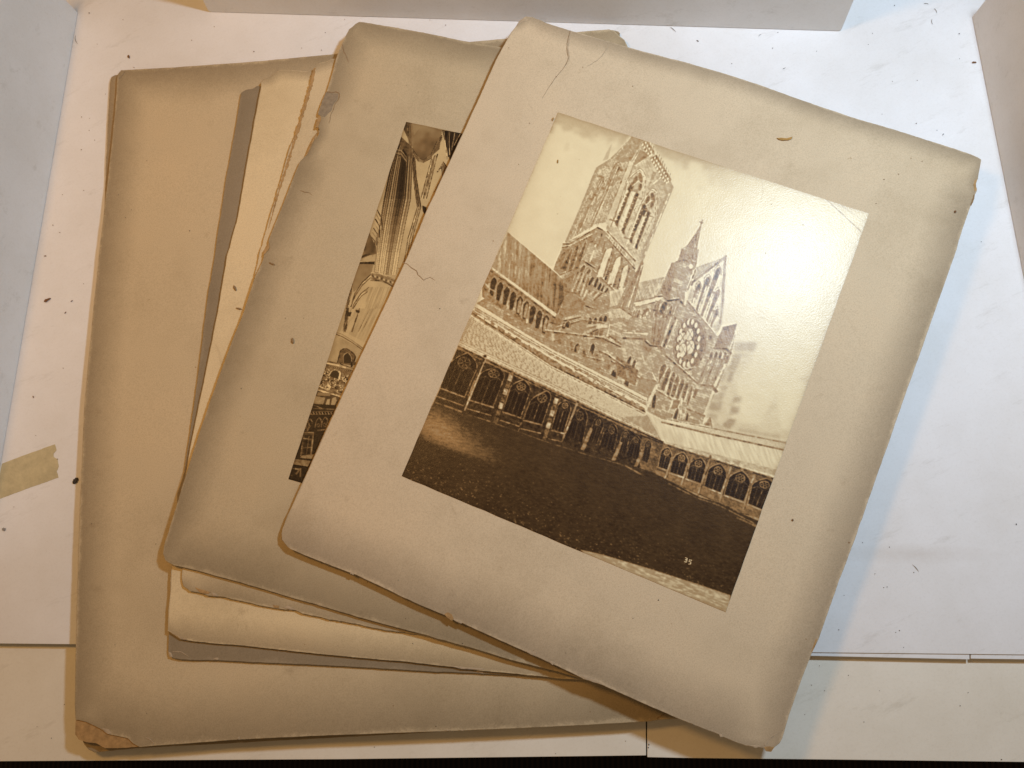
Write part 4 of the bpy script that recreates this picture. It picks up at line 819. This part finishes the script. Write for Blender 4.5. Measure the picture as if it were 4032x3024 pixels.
def interior_print():
    s = Print(PRINT_B, 820, 1040, 9)
    s.img[:] = .82 + .06*s.big + .04*s.soft
    s.poly('p', [(1080,90),(1330,150),(1310,300),(1230,370),(1170,390),(1110,330),(1085,270)], .66, .95, s.soft, .3, ((1090,120),(1200,360), .42))
    s.poly('p', [(1090,100),(1160,115),(1100,190)], .72, .6)
    for o in range(5): s.line('p', [(1090,290+o*9),(1140,370+o*6),(1180,385+o*5),(1240,340+o*8),(1290,240+o*10),(1330,190+o*8)], 1.6, (.3,.5)[o % 2])
    # the great bundle of shafts sweeping up into the arch
    curve = lambda t: [(780+185*t,1300), (800+195*t,1120), (828+210*t,900), (860+222*t,690), (895+192*t,520), (925+165*t,400-20*t), (950+136*t,300-5*t), (985+98*t,200+75*t)]
    t = 0; k = 0
    while t < 1:
        d = .018 + .05*s.rng.rand(); t1 = min(t + d, 1); A, B = curve(t), curve(t1)
        hi = [.16, .78, .3, .62, .1, .72][k % 6]; lo = [.72, .92, .8, .9, .64, .9][k % 6]
        if .45 < t < .68: hi, lo = .07 + .1*(k % 2), .55 + .3*(k % 2)
        for q in range(len(A) - 1):
            for r in range(3):
                u = min(max((q + r/3 - .7)/2.6, 0), 1); f = lambda C, x: (C[q][0] + (C[q+1][0]-C[q][0])*x, C[q][1] + (C[q+1][1]-C[q][1])*x)
                s.poly('p', [f(A, r/3), f(B, r/3), f(B, r/3 + .34), f(A, r/3 + .34)], lo*(1-u) + hi*u, 1, s.fine, .12)
        s.line('p', A[3:], 1.4, .2, .3); t = t1; k += 1
    s.poly('p', [(985,190),(1030,230),(1085,290),(1090,380),(1040,330),(985,260),(960,280)], .38, .8, s.mid, .3)
    for o in range(4): s.line('p', [(955,300+o*13),(1000,310+o*13),(1040,360+o*16),(1042,420+o*10)], 2, (.7,.25)[o % 2])
    s.poly('p', [(1030,82),(1080,92),(1085,280),(1010,130)], .34, 1, s.dirnoise(-5, 2, 40), .5)
    for k in range(6): s.line('p', [(1036+7*k,86),(1066+3*k,270)], 1.8, (.15,.6)[k % 2])
    for k in range(7): s.line('p', [(1088+4*k,330+6*k),(1100+4*k,520),(1134+5*k,755)], 2, (.12,.55,.2)[k % 3])
    for k in range(6): s.line('p', [(1250+9*k,360-4*k),(1164+9*k,690)], 2.2, (.45,.78,.3)[k % 3])
    for k in range(5): s.line('p', [(1136+7*k,755),(1060+9*k,1010),(1030+8*k,1200)], 2, (.3,.8)[k % 2])
    s.poly('p', [(1330,150),(1500,180),(1400,400),(1370,300)], .16, 1, s.dirnoise(10, 3, 30), .5)
    for k in range(7): s.line('p', [(1345+22*k,160+4*k),(1375+9*k,380-18*k)], 2.2, (.75,.1)[k % 2])
    for k in range(9): s.line('p', [(1295+6*k,480-10*k),(1330+5*k,440+0*k),(1340+4*k,520-10*k),(1270+6*k,640-8*k)], 2, (.12,.7)[k % 2])
    s.poly('p', [(1175,745),(1210,760),(1205,830),(1180,790)], .1)
    # left edge arches and vault
    for k in range(8): s.line('p', [(810-8*k,780+36*k),(845-9*k,850+30*k),(850-11*k,940+30*k)], 2.2, (.12,.7)[k % 2])
    s.poly('p', [(745,960),(800,1080),(800,1120),(680,1170)], .42, 1, s.soft, .4); s.line('p', [(670,1160),(720,1140),(798,1125)], 5, .2); s.line('p', [(655,1205),(780,1205)], 7, .14); s.line('p', [(655,1195),(785,1192)], 2, .75)
    s.poly('p', [(650,1212),(780,1215),(760,1300),(620,1440),(600,1350)], .66, 1, s.soft, .25)
    for o in (0, 12, 24): s.line('p', [(755,1300+o),(690,1360+o),(630,1450+o),(595,1560)], 2.4, (.14,.75,.25)[o//12]); s.line('p', [(745,1400+o*1.2),(680,1450+o),(620,1540+o),(600,1600)], 2, (.2,.7,.3)[o//12])
    for k in range(5): s.line('p', [(612-6*k,1350+30*k),(600-5*k,1450),(560-2*k,1600)], 1.8, (.2,.65)[k % 2])
    s.poly('p', [(740,1400),(940,1400),(860,1659),(690,1659)], .8, 1, s.dirnoise(-70, 40, 3), .12)
    s.poly('p', [(765,1290),(800,1280),(960,1340),(940,1395),(880,1370),(790,1345),(755,1330)], .58, 1, s.mid, .6); s.line('p', [(760,1285),(830,1290),(955,1340)], 3, .85); s.line('p', [(760,1345),(860,1350),(935,1395)], 3, .3)
    for k in range(10): s.disc('p', (775+18*k,1310+6*k), 7, 9, (.3,.85)[k % 2])
    # pier, slender shaft, ledges
    s.poly('q', [(560,0),(900,0),(740,340),(500,200)], .8, 1, s.dirnoise(-65, 60, 6), .08)
    for x0, x1, t, w in ((606,580,.12,9),(710,645,.2,3),(640,560,.6,2),(800,700,.62,2),(830,730,.55,2)): s.line('q', [(x0,0),(x1,200)], w, t)
    s.poly('q', [(590,30),(640,30),(630,70),(600,60)], .14); s.poly('q', [(675,10),(715,18),(705,40),(680,30)], .15)
    s.line('q', [(500,205),(560,225),(640,275),(740,345)], 2.4, .3); s.line('q', [(500,222),(560,245),(640,292),(735,360)], 2.2, .35); s.poly('q', [(500,205),(570,195),(760,300),(740,345)], .84, .7)
    s.poly('q', [(500,228),(735,362),(660,520),(415,460)], .78, 1, s.soft, .1)
    s.arch('q', (515,475),(540,380),(600,350),(672,430),(650,500), .4, .2, 3, s.mid, .3); s.arch('q', (570,475),(570,420),(610,385),(640,440),(640,480), .14, .8, 2)
    s.poly('q', [(620,460),(680,470),(672,495),(625,490)], .25, 1, s.mid, .5); s.line('q', [(640,480),(640,510)], 5, .2)
    s.line('q', [(420,462),(540,485),(655,525)], 3.4, .24); s.line('q', [(415,478),(535,500),(650,540)], 3, .85)
    # carved frieze
    s.poly('q', [(410,480),(650,540),(540,775),(340,715)], .5, 1, s.mid, .5)
    for k in range(26): s.disc('q', (445+8*k,505+1.9*k), 3.4, 3.6, (.88,.2)[k % 2])
    for k in range(70):
        t = s.rng.rand(); u = s.rng.rand(); x = 400+230*t-70*u; y = 530+60*t+150*u; r = 10+16*s.rng.rand(); a0 = s.rng.rand()*6
        s.line('q', [(x+r*math.cos(a0+q*.6)*(1-.12*q), y+r*math.sin(a0+q*.6)*(1-.12*q)) for q in range(6)], 2.4, (.9,.12,.85)[k % 3])
    s.line('q', [(350,680),(430,715),(455,690),(430,668),(412,690)], 4, .88); s.arch('q', (440,590),(460,555),(500,535),(540,570),(530,620), .2, .85, 4)
    s.line('q', [(345,715),(540,775)], 5, .86); s.line('q', [(340,728),(535,782)], 3, .15)
    # ledge with books, dark panelling below
    s.poly('q', [(340,725),(540,785),(500,870),(295,850)], .3, 1, s.mid, .3); s.poly('q', [(345,735),(460,745),(450,770),(335,765)], .62); s.poly('q', [(320,770),(410,785),(390,850),(300,835)], .72, 1, s.mid, .2)
    s.poly('q', [(425,800),(450,795),(445,855),(410,850)], .8); s.poly('q', [(470,790),(500,775),(510,810),(490,850),(455,855)], .82, 1, s.soft, .15)
    s.poly('q', [(295,850),(505,870),(460,960),(80,1530),(195,1555),(265,935)], .1, 1, s.mid, .2)
    s.poly('q', [(295,840),(505,850),(200,1552),(78,1522)], .13, 1, s.mid, .22)
    s.line('q', [(290,880),(490,888)], 3, .6); s.line('q', [(300,850),(380,880)], 3, .65); s.line('q', [(275,910),(480,905)], 3, .5); s.line('q', [(268,935),(470,930)], 3, .68)
    for k in range(16): s.line('q', [(276+13*k,915),(284+13*k,930)], 3, (.7,.1)[k % 2])
    for x, y in ((265,1020),(345,1010),(400,1005),(240,1045)):
        s.line('q', s.arch_pts((x-28,y+40),(x-20,y),(x+8,y-48),(x+26,y),(x+10,y+40)), 3, .48); s.ring('q', (x,y+20), 10, 14, 2, .4)
    s.poly('q', [(215,1095),(305,1095),(280,1300),(190,1310)], .3, 1, s.mid, .2); s.line('q', [(215,1095),(305,1097),(280,1300)], 3, .6); s.line('q', [(215,1095),(190,1310)], 2.4, .5)
    s.poly('q', [(230,1120),(290,1120),(270,1290),(205,1300)], .14, 1, s.mid, .4); s.line('q', [(215,1150),(290,1160)], 4, .5); s.line('q', [(215,1235),(280,1230)], 4, .55); s.line('q', [(265,1130),(240,1290)], 3, .45)
    s.line('q', [(310,1080),(405,1070)], 5, .45); s.line('q', [(345,1100),(330,1200)], 4, .3); s.poly('q', [(200,1305),(310,1290),(290,1335),(185,1325)], .62, 1, s.mid, .4)
    s.poly('q', [(130,1335),(280,1352),(250,1405),(115,1385)], .56, 1, s.mid, .5); s.line('q', [(120,1390),(250,1408)], 4, .1); s.line('q', [(105,1420),(180,1430),(150,1470)], 4, .5); s.line('q', [(190,1420),(180,1540)], 4, .45); s.line('q', [(90,1480),(150,1500)], 3, .3)
    e = np.minimum(s.xx, np.minimum(s.yy, s.h - s.yy)); s.img -= .14*np.exp(-e/4)
    return np.clip(s.img + .03*s.fine, 0, 1)

def paste(key, corners, mat, lift, label, nu=26, nv=32, seed=0, amp=.00012):
    """a thin printed sheet on the mount: fine grid, its own thickness, hand-cut edges"""
    S = SH[key]; rng = np.random.RandomState(seed)
    q = [S.pt(*c) for c in corners]; V = []; UV = []
    for j in range(nv + 1):
        for i in range(nu + 1):
            u, v = i/nu, j/nv
            p = (q[0]*(1-u) + q[1]*u)*(1-v) + (q[3]*(1-u) + q[2]*u)*v
            if i in (0, nu): p = p + (q[1]-q[0]).normalized()*rng.randn()*amp
            if j in (0, nv): p = p + (q[3]-q[0]).normalized()*rng.randn()*amp
            V.append(Vector((p.x, p.y, S.zf(p.x, p.y) + lift))); UV.append((u, 1 - v))
    n = len(V); idx = lambda i, j: j*(nu+1) + i
    F = [(idx(i, j), idx(i, j+1), idx(i+1, j+1), idx(i+1, j)) for j in range(nv) for i in range(nu)]
    rim = [idx(i, 0) for i in range(nu)] + [idx(nu, j) for j in range(nv)] + [idx(i, nv) for i in range(nu, 0, -1)] + [idx(0, j) for j in range(nv, 0, -1)]
    m = len(rim); V2 = [V[k] - Vector((0, 0, lift*.9)) for k in rim] + [Vector(V[k]) for k in rim]
    F += [(n + m + k, n + m + (k+1) % m, n + (k+1) % m, n + k) for k in range(m)]
    me = mesh('print', V + V2, F, True); uvl = me.uv_layers.new(name='UVMap'); UV = UV + [UV[k] for k in rim]*2
    for l in me.loops: uvl.data[l.index].uv = UV[l.vertex_index]
    return link('photograph', me, mat, R[key], label)
paste('top', PRINT_A, print_material('albumen print of a cathedral', tone_image('cathedral_tones', cathedral_print()), (.014, .0042, .001), (.36, .205, .078), (.90, .78, .485), .295), .00035,
      'yellowed sepia print of a cathedral above a cloister, numbered 35', seed=2)
paste('inner', PRINT_B, print_material('albumen print of an interior', tone_image('interior_tones', interior_print()), (.010, .0045, .002), (.21, .125, .05), (.84, .63, .31), .45, .18), .0003,
      'sepia print of a vaulted church interior', seed=3)

# torn and split places
core = zz(5, (490,1352), (487,1440), (510,1473), (560,1493), (622,1498), (680,1529), (760,1531), (900,1521), (905,1500), (860,1470), (828,1440), (700,1400), (600,1350))
part(flake(SH['wide'], core, -.0009, .0011, .8, 3), 'torn_core', 'core_light', 'wide', 'bare orange brown core where the corner paper is torn off')
V2 = lambda k, P, o: ribbon(SH[k], P, o, .0003)
part(V2('top', zz(2, (1484,197), (1466,268), (1459,318), (1472,368), (1464,402), (1440,440), (1392,498), (1342,568), (1300,640)), .00048), 'split', 'crack', 'top', 'long split running in from the upper edge')
part(ribbon(SH['top'], zz(2, (1490,200), (1474,268), (1468,318), (1479,366), (1472,400)), .0012, .0002), 'split_lip', 'flake', 'top')
part(ribbon(SH['top'], zz(2, (1730,282), (1716,322), (1672,380), (1594,430)), .0006, .0003), 'crease', 'flake', 'top', 'pale crease near the upper edge')
part(ribbon(SH['top'], [(1100 + x*.4822, 440 + y*.4822) for x, y in ((1010,1232), (1040,1240), (1080,1275), (1120,1300), (1130,1330), (1180,1375), (1230,1350), (1270,1375))], .0006, .0003), 'split', 'crack', 'top', 'short zigzag split beside the cathedral print')
part(ribbon(SH['top'], zz(7, (530,1512), (562,1472), (602,1440), (650,1412)), .0009, .0003), 'crease', 'flake', 'top', 'pale bent crease across the frayed corner')
part(ribbon(SH['inner'], [(1100 + x*.4822, 440 + y*.4822) for x, y in ((168,643), (205,655), (240,660), (270,682))], .0005, .0003), 'split', 'crack', 'inner')
part(ribbon(SH['inner'], zz(1, (2118,594), (2150,600), (2176,593), (2200,602), (2196,640), (2168,680), (2157,720), (2143,742), (2138,775), (2130,800)), .0007, .0003), 'split', 'crack', 'inner', 'dark split round the broken edge flap')
part(flake(SH['inner'], zz(1, (2084,668), (2112,598), (2150,604), (2192,606), (2188,640), (2160,678), (2150,716), (2100,760), (2060,742)), .00025, .0003, .8, 8), 'edge_flap', 'tone', 'inner', 'grey brown flap breaking off the edge')
part(flake(SH['inner'], zz(1, (2064,752), (2082,764), (2072,800), (2056,826), (2044,826), (2050,790)), .0003, .0006, 1.2, 9), 'torn_core', 'core_light', 'inner')
part(flake(SH['inner'], zz(1, (2066,842), (2050,880), (2034,918), (2012,968), (1990,1004), (1978,1010), (2000,960), (2020,912), (2046,868)), .0004, .0006, 1.5, 10), 'torn_core', 'core_light', 'inner')
part(flake(SH['inner'], zz(1, (1742,1570), (1748,1602), (1732,1626), (1708,1652), (1712,1620), (1728,1600)), .0004, .0006, 1.2, 11), 'torn_core', 'core_light', 'inner')
part(ribbon(SH['inner'], zz(2, (8,290), (14,330), (34,370), (48,404)), .0008, .0003), 'split', 'crack', 'inner')
for k, (P, mt) in enumerate(((zz(6, (668,664), (690,652), (716,664), (728,690), (720,704), (690,688)), 'core_light'), (zz(6, (724,694), (760,698), (785,716), (776,724), (740,708)), 'flake'),
        (zz(6, (1196,902), (1226,896), (1262,908), (1266,934), (1230,924)), 'flake'), (zz(6, (1340,966), (1372,966), (1388,980), (1370,990)), 'flake'),
        (zz(6, (1546,1058), (1600,1060), (1660,1084), (1688,1112), (1640,1104), (1580,1080)), 'flake'), (zz(6, (60,388), (84,396), (78,408), (56,400)), 'flake'),
        (zz(7, (528,1524), (566,1520), (596,1524), (572,1556), (540,1550)), 'core_light'), (zz(7, (420,1510), (500,1510), (520,1520), (470,1530)), 'flake'),
        (zz(7, (236,1442), (252,1440), (262,1456), (246,1458)), 'flake'), (zz(3, (1892,1168), (1908,1160), (1900,1188), (1906,1232), (1894,1240), (1884,1196)), 'core_light'),
        (zz(3, (1884,1262), (1896,1262), (1890,1288), (1872,1330), (1866,1326)), 'core'), (zz(7, (862,826), (872,820), (852,880), (838,910), (836,900)), 'core_light'),
        (zz(2, (1138,170), (1156,142), (1196,112), (1220,124), (1190,140), (1160,150)), 'flake'))):
    part(flake(SH['top'], P, .0002, .0012, 1.4, 20 + k), 'paper_flake', mt, 'top')
for k, P in enumerate((zz(5, (1265,488), (1300,500), (1366,520), (1350,530), (1300,522)), zz(5, (1370,520), (1400,530), (1410,546), (1380,545)), zz(5, (1770,600), (1812,608), (1806,624), (1776,618)), zz(5, (1830,620), (1862,604), (1890,618), (1920,636), (1880,634)))):
    part(flake(SH['ragged'], P, .0003, .001, 1.4, 40 + k), 'paper_flake', ('core_light', 'flake')[k % 2], 'ragged')
for k, P in enumerate((zz(5, (1092,772), (1130,795), (1165,822), (1215,828), (1160,812), (1120,784)), zz(6, (700,998), (790,1006), (920,1014), (920,1022), (780,1016)))):
    part(flake(SH['cream'], P, .0003, .0008, 1., 50 + k), 'paper_flake', 'flake', 'cream')
for k, P in enumerate((zz(5, (1092,905), (1108,912), (1118,940), (1100,938)), zz(5, (1376,958), (1390,946), (1412,944), (1418,956)), zz(6, (872,1034), (900,1020), (922,1028), (916,1046)))):
    part(flake(SH['grey'], P, .0003, .0008, 1., 60 + k), 'paper_flake', 'flake', 'grey')
part(ribbon(SH['grey'], zz(5, (1120,905), (1170,905), (1205,925), (1225,942)), .0006, .0003), 'crease', 'flake', 'grey')
for k, P in enumerate((zz(5, (660,1400), (700,1408), (722,1432), (700,1440), (676,1420)), zz(5, (1535,1470), (1548,1452), (1552,1474)), zz(6, (664,1414), (690,1410), (712,1416), (690,1420)), zz(6, (756,1412), (795,1410), (790,1417)), zz(6, (1985,1348), (2002,1334), (2010,1352)))):
    part(flake(SH['wide'], P, .0003, .0007, .8, 70 + k), 'paper_flake', 'flake', 'wide')
part(ribbon(SH['wide'], zz(5, (945,1462), (975,1475), (994,1498), (990,1512)), .0008, .0003), 'crease', 'flake', 'wide')
part(ribbon(SH['wide'], zz(6, (2046,1338), (2080,1318), (2110,1300)), .0005, .0003), 'crease', 'crack', 'wide')
part(ribbon(SH['wide'], zz(1, (772,512), (790,490), (812,462)), .0007, .0003), 'crease', 'tone', 'wide')
part(ribbon(SH['ragged'], zz(1, (2040,440), (2012,565), (1974,695), (1912,900), (1858,1080), (1806,1240), (1740,1480)), .0030, .0002), 'bare_edge_shade', 'core_light', 'ragged', 'bared brown core and painted shadow band along the ragged edge')  # brown strip colours in the edge's shadow band together with the bared core

# ---------------------------------------------------------------- masking tape, crumbs, fibres and husks
class Flat:
    simple = []
    def __init__(s, z): s.z = z
    def pt(s, px, py, lift=0.): return at(px, py, s.z + lift)
G0, G1 = Flat(0.), Flat(-.007)
link('masking_tape', flake(G0, zz(4, (14,1346), (180,1284), (355,1220), (366,1258), (346,1282), (348,1302), (372,1318), (380,1362), (366,1396), (378,1434), (190,1502), (-8,1576), (-6,1440)), .0003, .00028, .7, 81), M['tape'], label='torn piece of yellowed masking tape stuck on the white board', cat='tape')

def husk(S, x, y, L, Wd, ang, hgt=None, bend=0., n=7):
    """a small solid shaving: spindle of length L and width Wd (source pixels), turned by ang on the picture"""
    a = math.radians(ang); V = []; F = []; m = 6; sc = CAM_H/FOC; hh = (hgt if hgt else Wd*.5)*sc
    rn = random.Random(int(x*7 + y*13)); wob = [.7 + .6*rn.random() for _ in range(n)]
    for i in range(n):
        t = i/(n-1)*2 - 1; w = Wd*.5*math.sqrt(max(1 - abs(t)**2.4, .03))*wob[i]; off = bend*(t*t - .4)*L*.5
        cx = x + math.cos(a)*t*L/2 - math.sin(a)*off; cy = y + math.sin(a)*t*L/2 + math.cos(a)*off
        for k in range(m):
            th = 2*math.pi*k/m; o = w*math.cos(th)
            p = S.pt(cx - math.sin(a)*o, cy + math.cos(a)*o, .0004); p.z += hh*(.5 + .5*math.sin(th))*math.sqrt(max(1 - t*t, .1)); V.append(p)
    for i in range(n-1):
        for k in range(m): F.append((i*m + k, (i+1)*m + k, (i+1)*m + (k+1) % m, i*m + (k+1) % m))
    F += [list(range(m))[::-1], list(range((n-1)*m, n*m))]
    me = mesh('crumb', V, F); bm = bmesh.new(); bm.from_mesh(me); bmesh.ops.recalc_face_normals(bm, faces=bm.faces); bm.to_mesh(me); bm.free(); return me
def px(k, x, y): return zz(k, (x, y))[0]
CR = 'crumbs of old paper'
def single(name, S, k, x, y, L, Wd, ang, mat, label, cat='crumb', bend=0., hgt=None, group=None):
    link(name, husk(S, *px(k, x, y), L, Wd, ang, hgt, bend), M[mat], label=label, cat=cat, group=group)
T, I, E_, G_, Wd_ = SH['top'], SH['inner'], SH['cream'], SH['ragged'], SH['wide']
link('paper_shaving', flake(T, zz(3, (610,894), (640,892), (690,896), (712,886), (708,898), (690,906), (650,909), (625,903)), .0011, .0009, .4, 90), M['curl'], label='golden brown curled shaving on the topmost mount above the cathedral print', cat='shaving')
single('seed_husk', G0, 4, 490, 1457, 30, 15, -52, 'seed', 'black seed husk on the white board just below the masking tape', 'husk', hgt=5)
single('paper_crumb', T, 2, 1402, 1047, 15, 7, 95, 'curl', 'small tan fleck lying on the pale sky of the cathedral print', group=CR)
single('paper_crumb', T, 2, 1371, 773, 15, 7, 110, 'core_light', 'pinkish brown fleck just outside the upper corner of the cathedral print', group=CR)
single('paper_crumb', I, 4, 1897, 549, 24, 11, 80, 'core', 'brown triangular fleck on the church interior mount beside its print', group=CR)
single('paper_crumb', I, 4, 1763, 50, 26, 6, 22, 'core', 'thin reddish sliver on the church interior mount below its broken edge', group=CR)
single('paper_crumb', E_, 4, 1523, 208, 24, 9, 66, 'core', 'upper brown sliver of two on the cream mount', group=CR)
single('paper_crumb', E_, 4, 1548, 341, 24, 7, 12, 'core', 'lower brown sliver of two on the cream mount', group=CR)
single('paper_crumb', G0, 4, 308, 285, 30, 10, -28, 'crumb', 'longest brown sliver on the bare board beside the standing board', group=CR)
single('paper_crumb', G0, 1, 835, 368, 14, 9, 70, 'crumb', 'brown triangular crumb on the board above the largest mount corner', group=CR)
single('paper_crumb', G0, 3, 1889, 405, 18, 7, 0, 'crumb', 'short dark brown rod lying against the cool lit standing board', group=CR)
single('paper_crumb', T, 3, 1766, 1372, 9, 9, 0, 'crumb', 'brown double speck near the chipped edge of the topmost mount', group=CR)
single('paper_crumb', T, 7, 712, 52, 9, 7, 30, 'crumb', 'reddish crumb on the topmost mount beside the cathedral print', group=CR)
single('dirt_spot', G0, 5, 25, 112, 15, 13, 20, 'fibre', 'round grey green spot on the board below the masking tape', 'spot', hgt=2)
lots = [ # sheet, view, mat, label, [(x, y, length, width, angle)]
 (G0, 1, 'crumb', 'tiny brown crumb on the warm lit white board', [(578,84,8,5,10),(797,128,4,4,0),(1388,172,7,3,60),(1242,261,5,4,0),(630,286,4,4,0),(1645,334,8,6,0),(868,437,9,3,20),(684,610,4,4,0),(529,758,6,5,0),(578,845,5,4,0),(614,908,6,4,60),(527,970,6,5,0),(543,1234,5,4,0),(343,1459,6,5,0),(387,1507,9,3,0),(2108,212,5,5,0),(2083,325,5,4,0),(1955,312,4,4,0),(405,1262,5,4,20),(580,768,4,3,0)]),
 (G0, 4, 'crumb', 'tiny brown crumb on the warm lit white board', [(293,0,14,6,0),(465,292,15,6,-35),(424,367,14,6,-45),(216,913,14,5,65),(410,727,6,4,45),(541,180,5,4,0),(90,1626,5,4,0),(232,1164,5,3,0),(372,1316,8,5,20)]),
 (G0, 3, 'speck', 'tiny dark crumb on the cool lit white board', [(1373,35,6,5,0),(1792,219,7,6,0),(583,312,6,5,0),(97,265,15,5,30),(617,210,7,4,-50),(657,443,20,3,-25),(318,412,7,4,-50),(1514,800,8,4,-20),(1688,871,13,5,-50),(1520,521,5,4,0),(1795,380,5,4,-60),(1292,740,4,4,0),(1203,288,4,4,0),(868,332,4,4,0),(1935,1567,6,4,0),(1230,216,4,4,0),(1360,527,4,4,0),(1648,844,4,4,0)]),
 (G0, 2, 'crumb', 'tiny crumb on the board strip behind the mounts', [(676,163,6,5,-30),(574,130,4,4,0),(22,126,4,4,0)]),
 (G0, 7, 'speck', 'tiny dark crumb on the cool lit white board', [(1165,198,5,4,80),(1303,489,6,4,0),(1325,485,8,3,80),(1498,391,5,5,0),(1405,768,7,4,30),(1381,779,5,4,0),(1012,763,7,4,20),(1432,877,6,3,-60),(2162,80,10,6,80),(1340,227,6,5,0),(1246,400,6,4,0),(1046,540,4,4,0)]),
 (G1, 7, 'speck', 'tiny dark crumb on the cream front board', [(1074,1058,5,4,20),(835,1121,6,3,25),(792,1311,4,4,0),(1798,1255,8,4,80),(1175,1360,5,4,0),(1850,1170,5,4,0),(2066,1603,8,6,0),(1276,1157,6,2,80),(920,1157,6,3,10),(887,996,4,4,0)]),
 (G1, 6, 'speck', 'tiny dark crumb on the cream front board', [(1842,1484,5,4,0),(1389,1565,4,4,0),(215,1523,5,4,0),(1993,1507,10,6,80),(1990,1526,8,5,70)]),
 (G1, 5, 'speck', 'tiny dark crumb on the cream front board', [(417,1247,5,4,0),(333,1466,7,3,-60),(240,1390,4,3,0)]),
 (Wd_, 1, 'speck', 'tiny dark crumb on the largest blank mount', [(952,1042,5,4,0),(767,1262,5,4,0),(852,1360,4,4,0),(813,1411,5,4,0),(1229,1496,6,5,0)]),
 (Wd_, 5, 'speck', 'tiny dark crumb on the largest blank mount', [(593,76,5,4,0),(1009,208,5,3,60),(950,1305,9,2,80),(745,860,4,4,0)]),
 (Wd_, 6, 'speck', 'tiny dark crumb on the largest blank mount', [(613,1388,6,5,0)]),
 (T, 2, 'crumb', 'tiny brown crumb on the topmost mount', [(1565,435,5,4,0),(1888,558,6,4,60),(1392,497,6,5,0),(1220,798,5,4,0),(1085,310,4,4,0),(1150,1066,4,3,0)]),
 (T, 3, 'crumb', 'tiny brown crumb on the topmost mount', [(1305,1163,6,5,0),(1400,1128,6,4,0),(1480,1025,6,3,40),(1552,1045,5,4,30),(1254,1318,7,4,-10),(780,1457,6,5,0),(537,1640,5,5,0),(575,1324,5,3,0)]),
 (T, 6, 'speck', 'tiny dark crumb on the topmost mount', [(2055,570,7,6,0),(1890,688,4,4,0),(1455,914,7,2,80),(367,442,8,2,-70)]),
 (I, 4, 'speck', 'tiny dark crumb on the church interior mount', [(1850,403,5,4,0),(1968,402,4,4,0),(1563,858,6,4,70)]),
 (I, 2, 'speck', 'tiny dark crumb on the church interior mount', [(498,597,4,4,0),(424,553,4,3,0)]),
 (I, 6, 'speck', 'tiny dark crumb on the church interior mount', [(785,852,6,4,80),(417,690,6,3,80)]),
 (E_, 6, 'speck', 'tiny dark crumb on the cream mount', [(463,851,5,4,0)]),
 (T, 1, 'speck', 'tiny dark crumb on the topmost mount', [(2850,2000,5,5,0)]),
]
for S, k, mt, lab, L in lots:
    for (x, y, l, w, a) in L:
        link('paper_crumb', husk(S, *px(k, x, y), l*.7, w*.62, a), M[mt], label=lab, cat='crumb', group=CR + ', ' + lab.split(' on the ')[-1])
for k, x, y, L, ang, bd, lab in ((3,1640,68,22,58,.25,'grey hair like fibre nearest the end of the long standing board'), (3,1578,24,20,5,.2,'short grey fibre at the far edge of the bare board'), (3,1616,140,24,84,-.3,'bent grey fibre midway between the two standing boards'),
        (7,1510,362,40,48,.12,'long dark fibre on the bare board by the faint brown smear'), (3,500,228,14,-40,.4,'tiny curled fibre under the edge of the long standing board'), (1,492,258,36,75,-.3,'curved fibre at the foot of the standing board near the corner'), (2,2150,190,30,40,.1,'straight fibre on the board behind the topmost mount')):
    single('fibre', G0, k, x, y, L, 2.2, ang, 'fibre', lab, 'fibre', bend=bd)
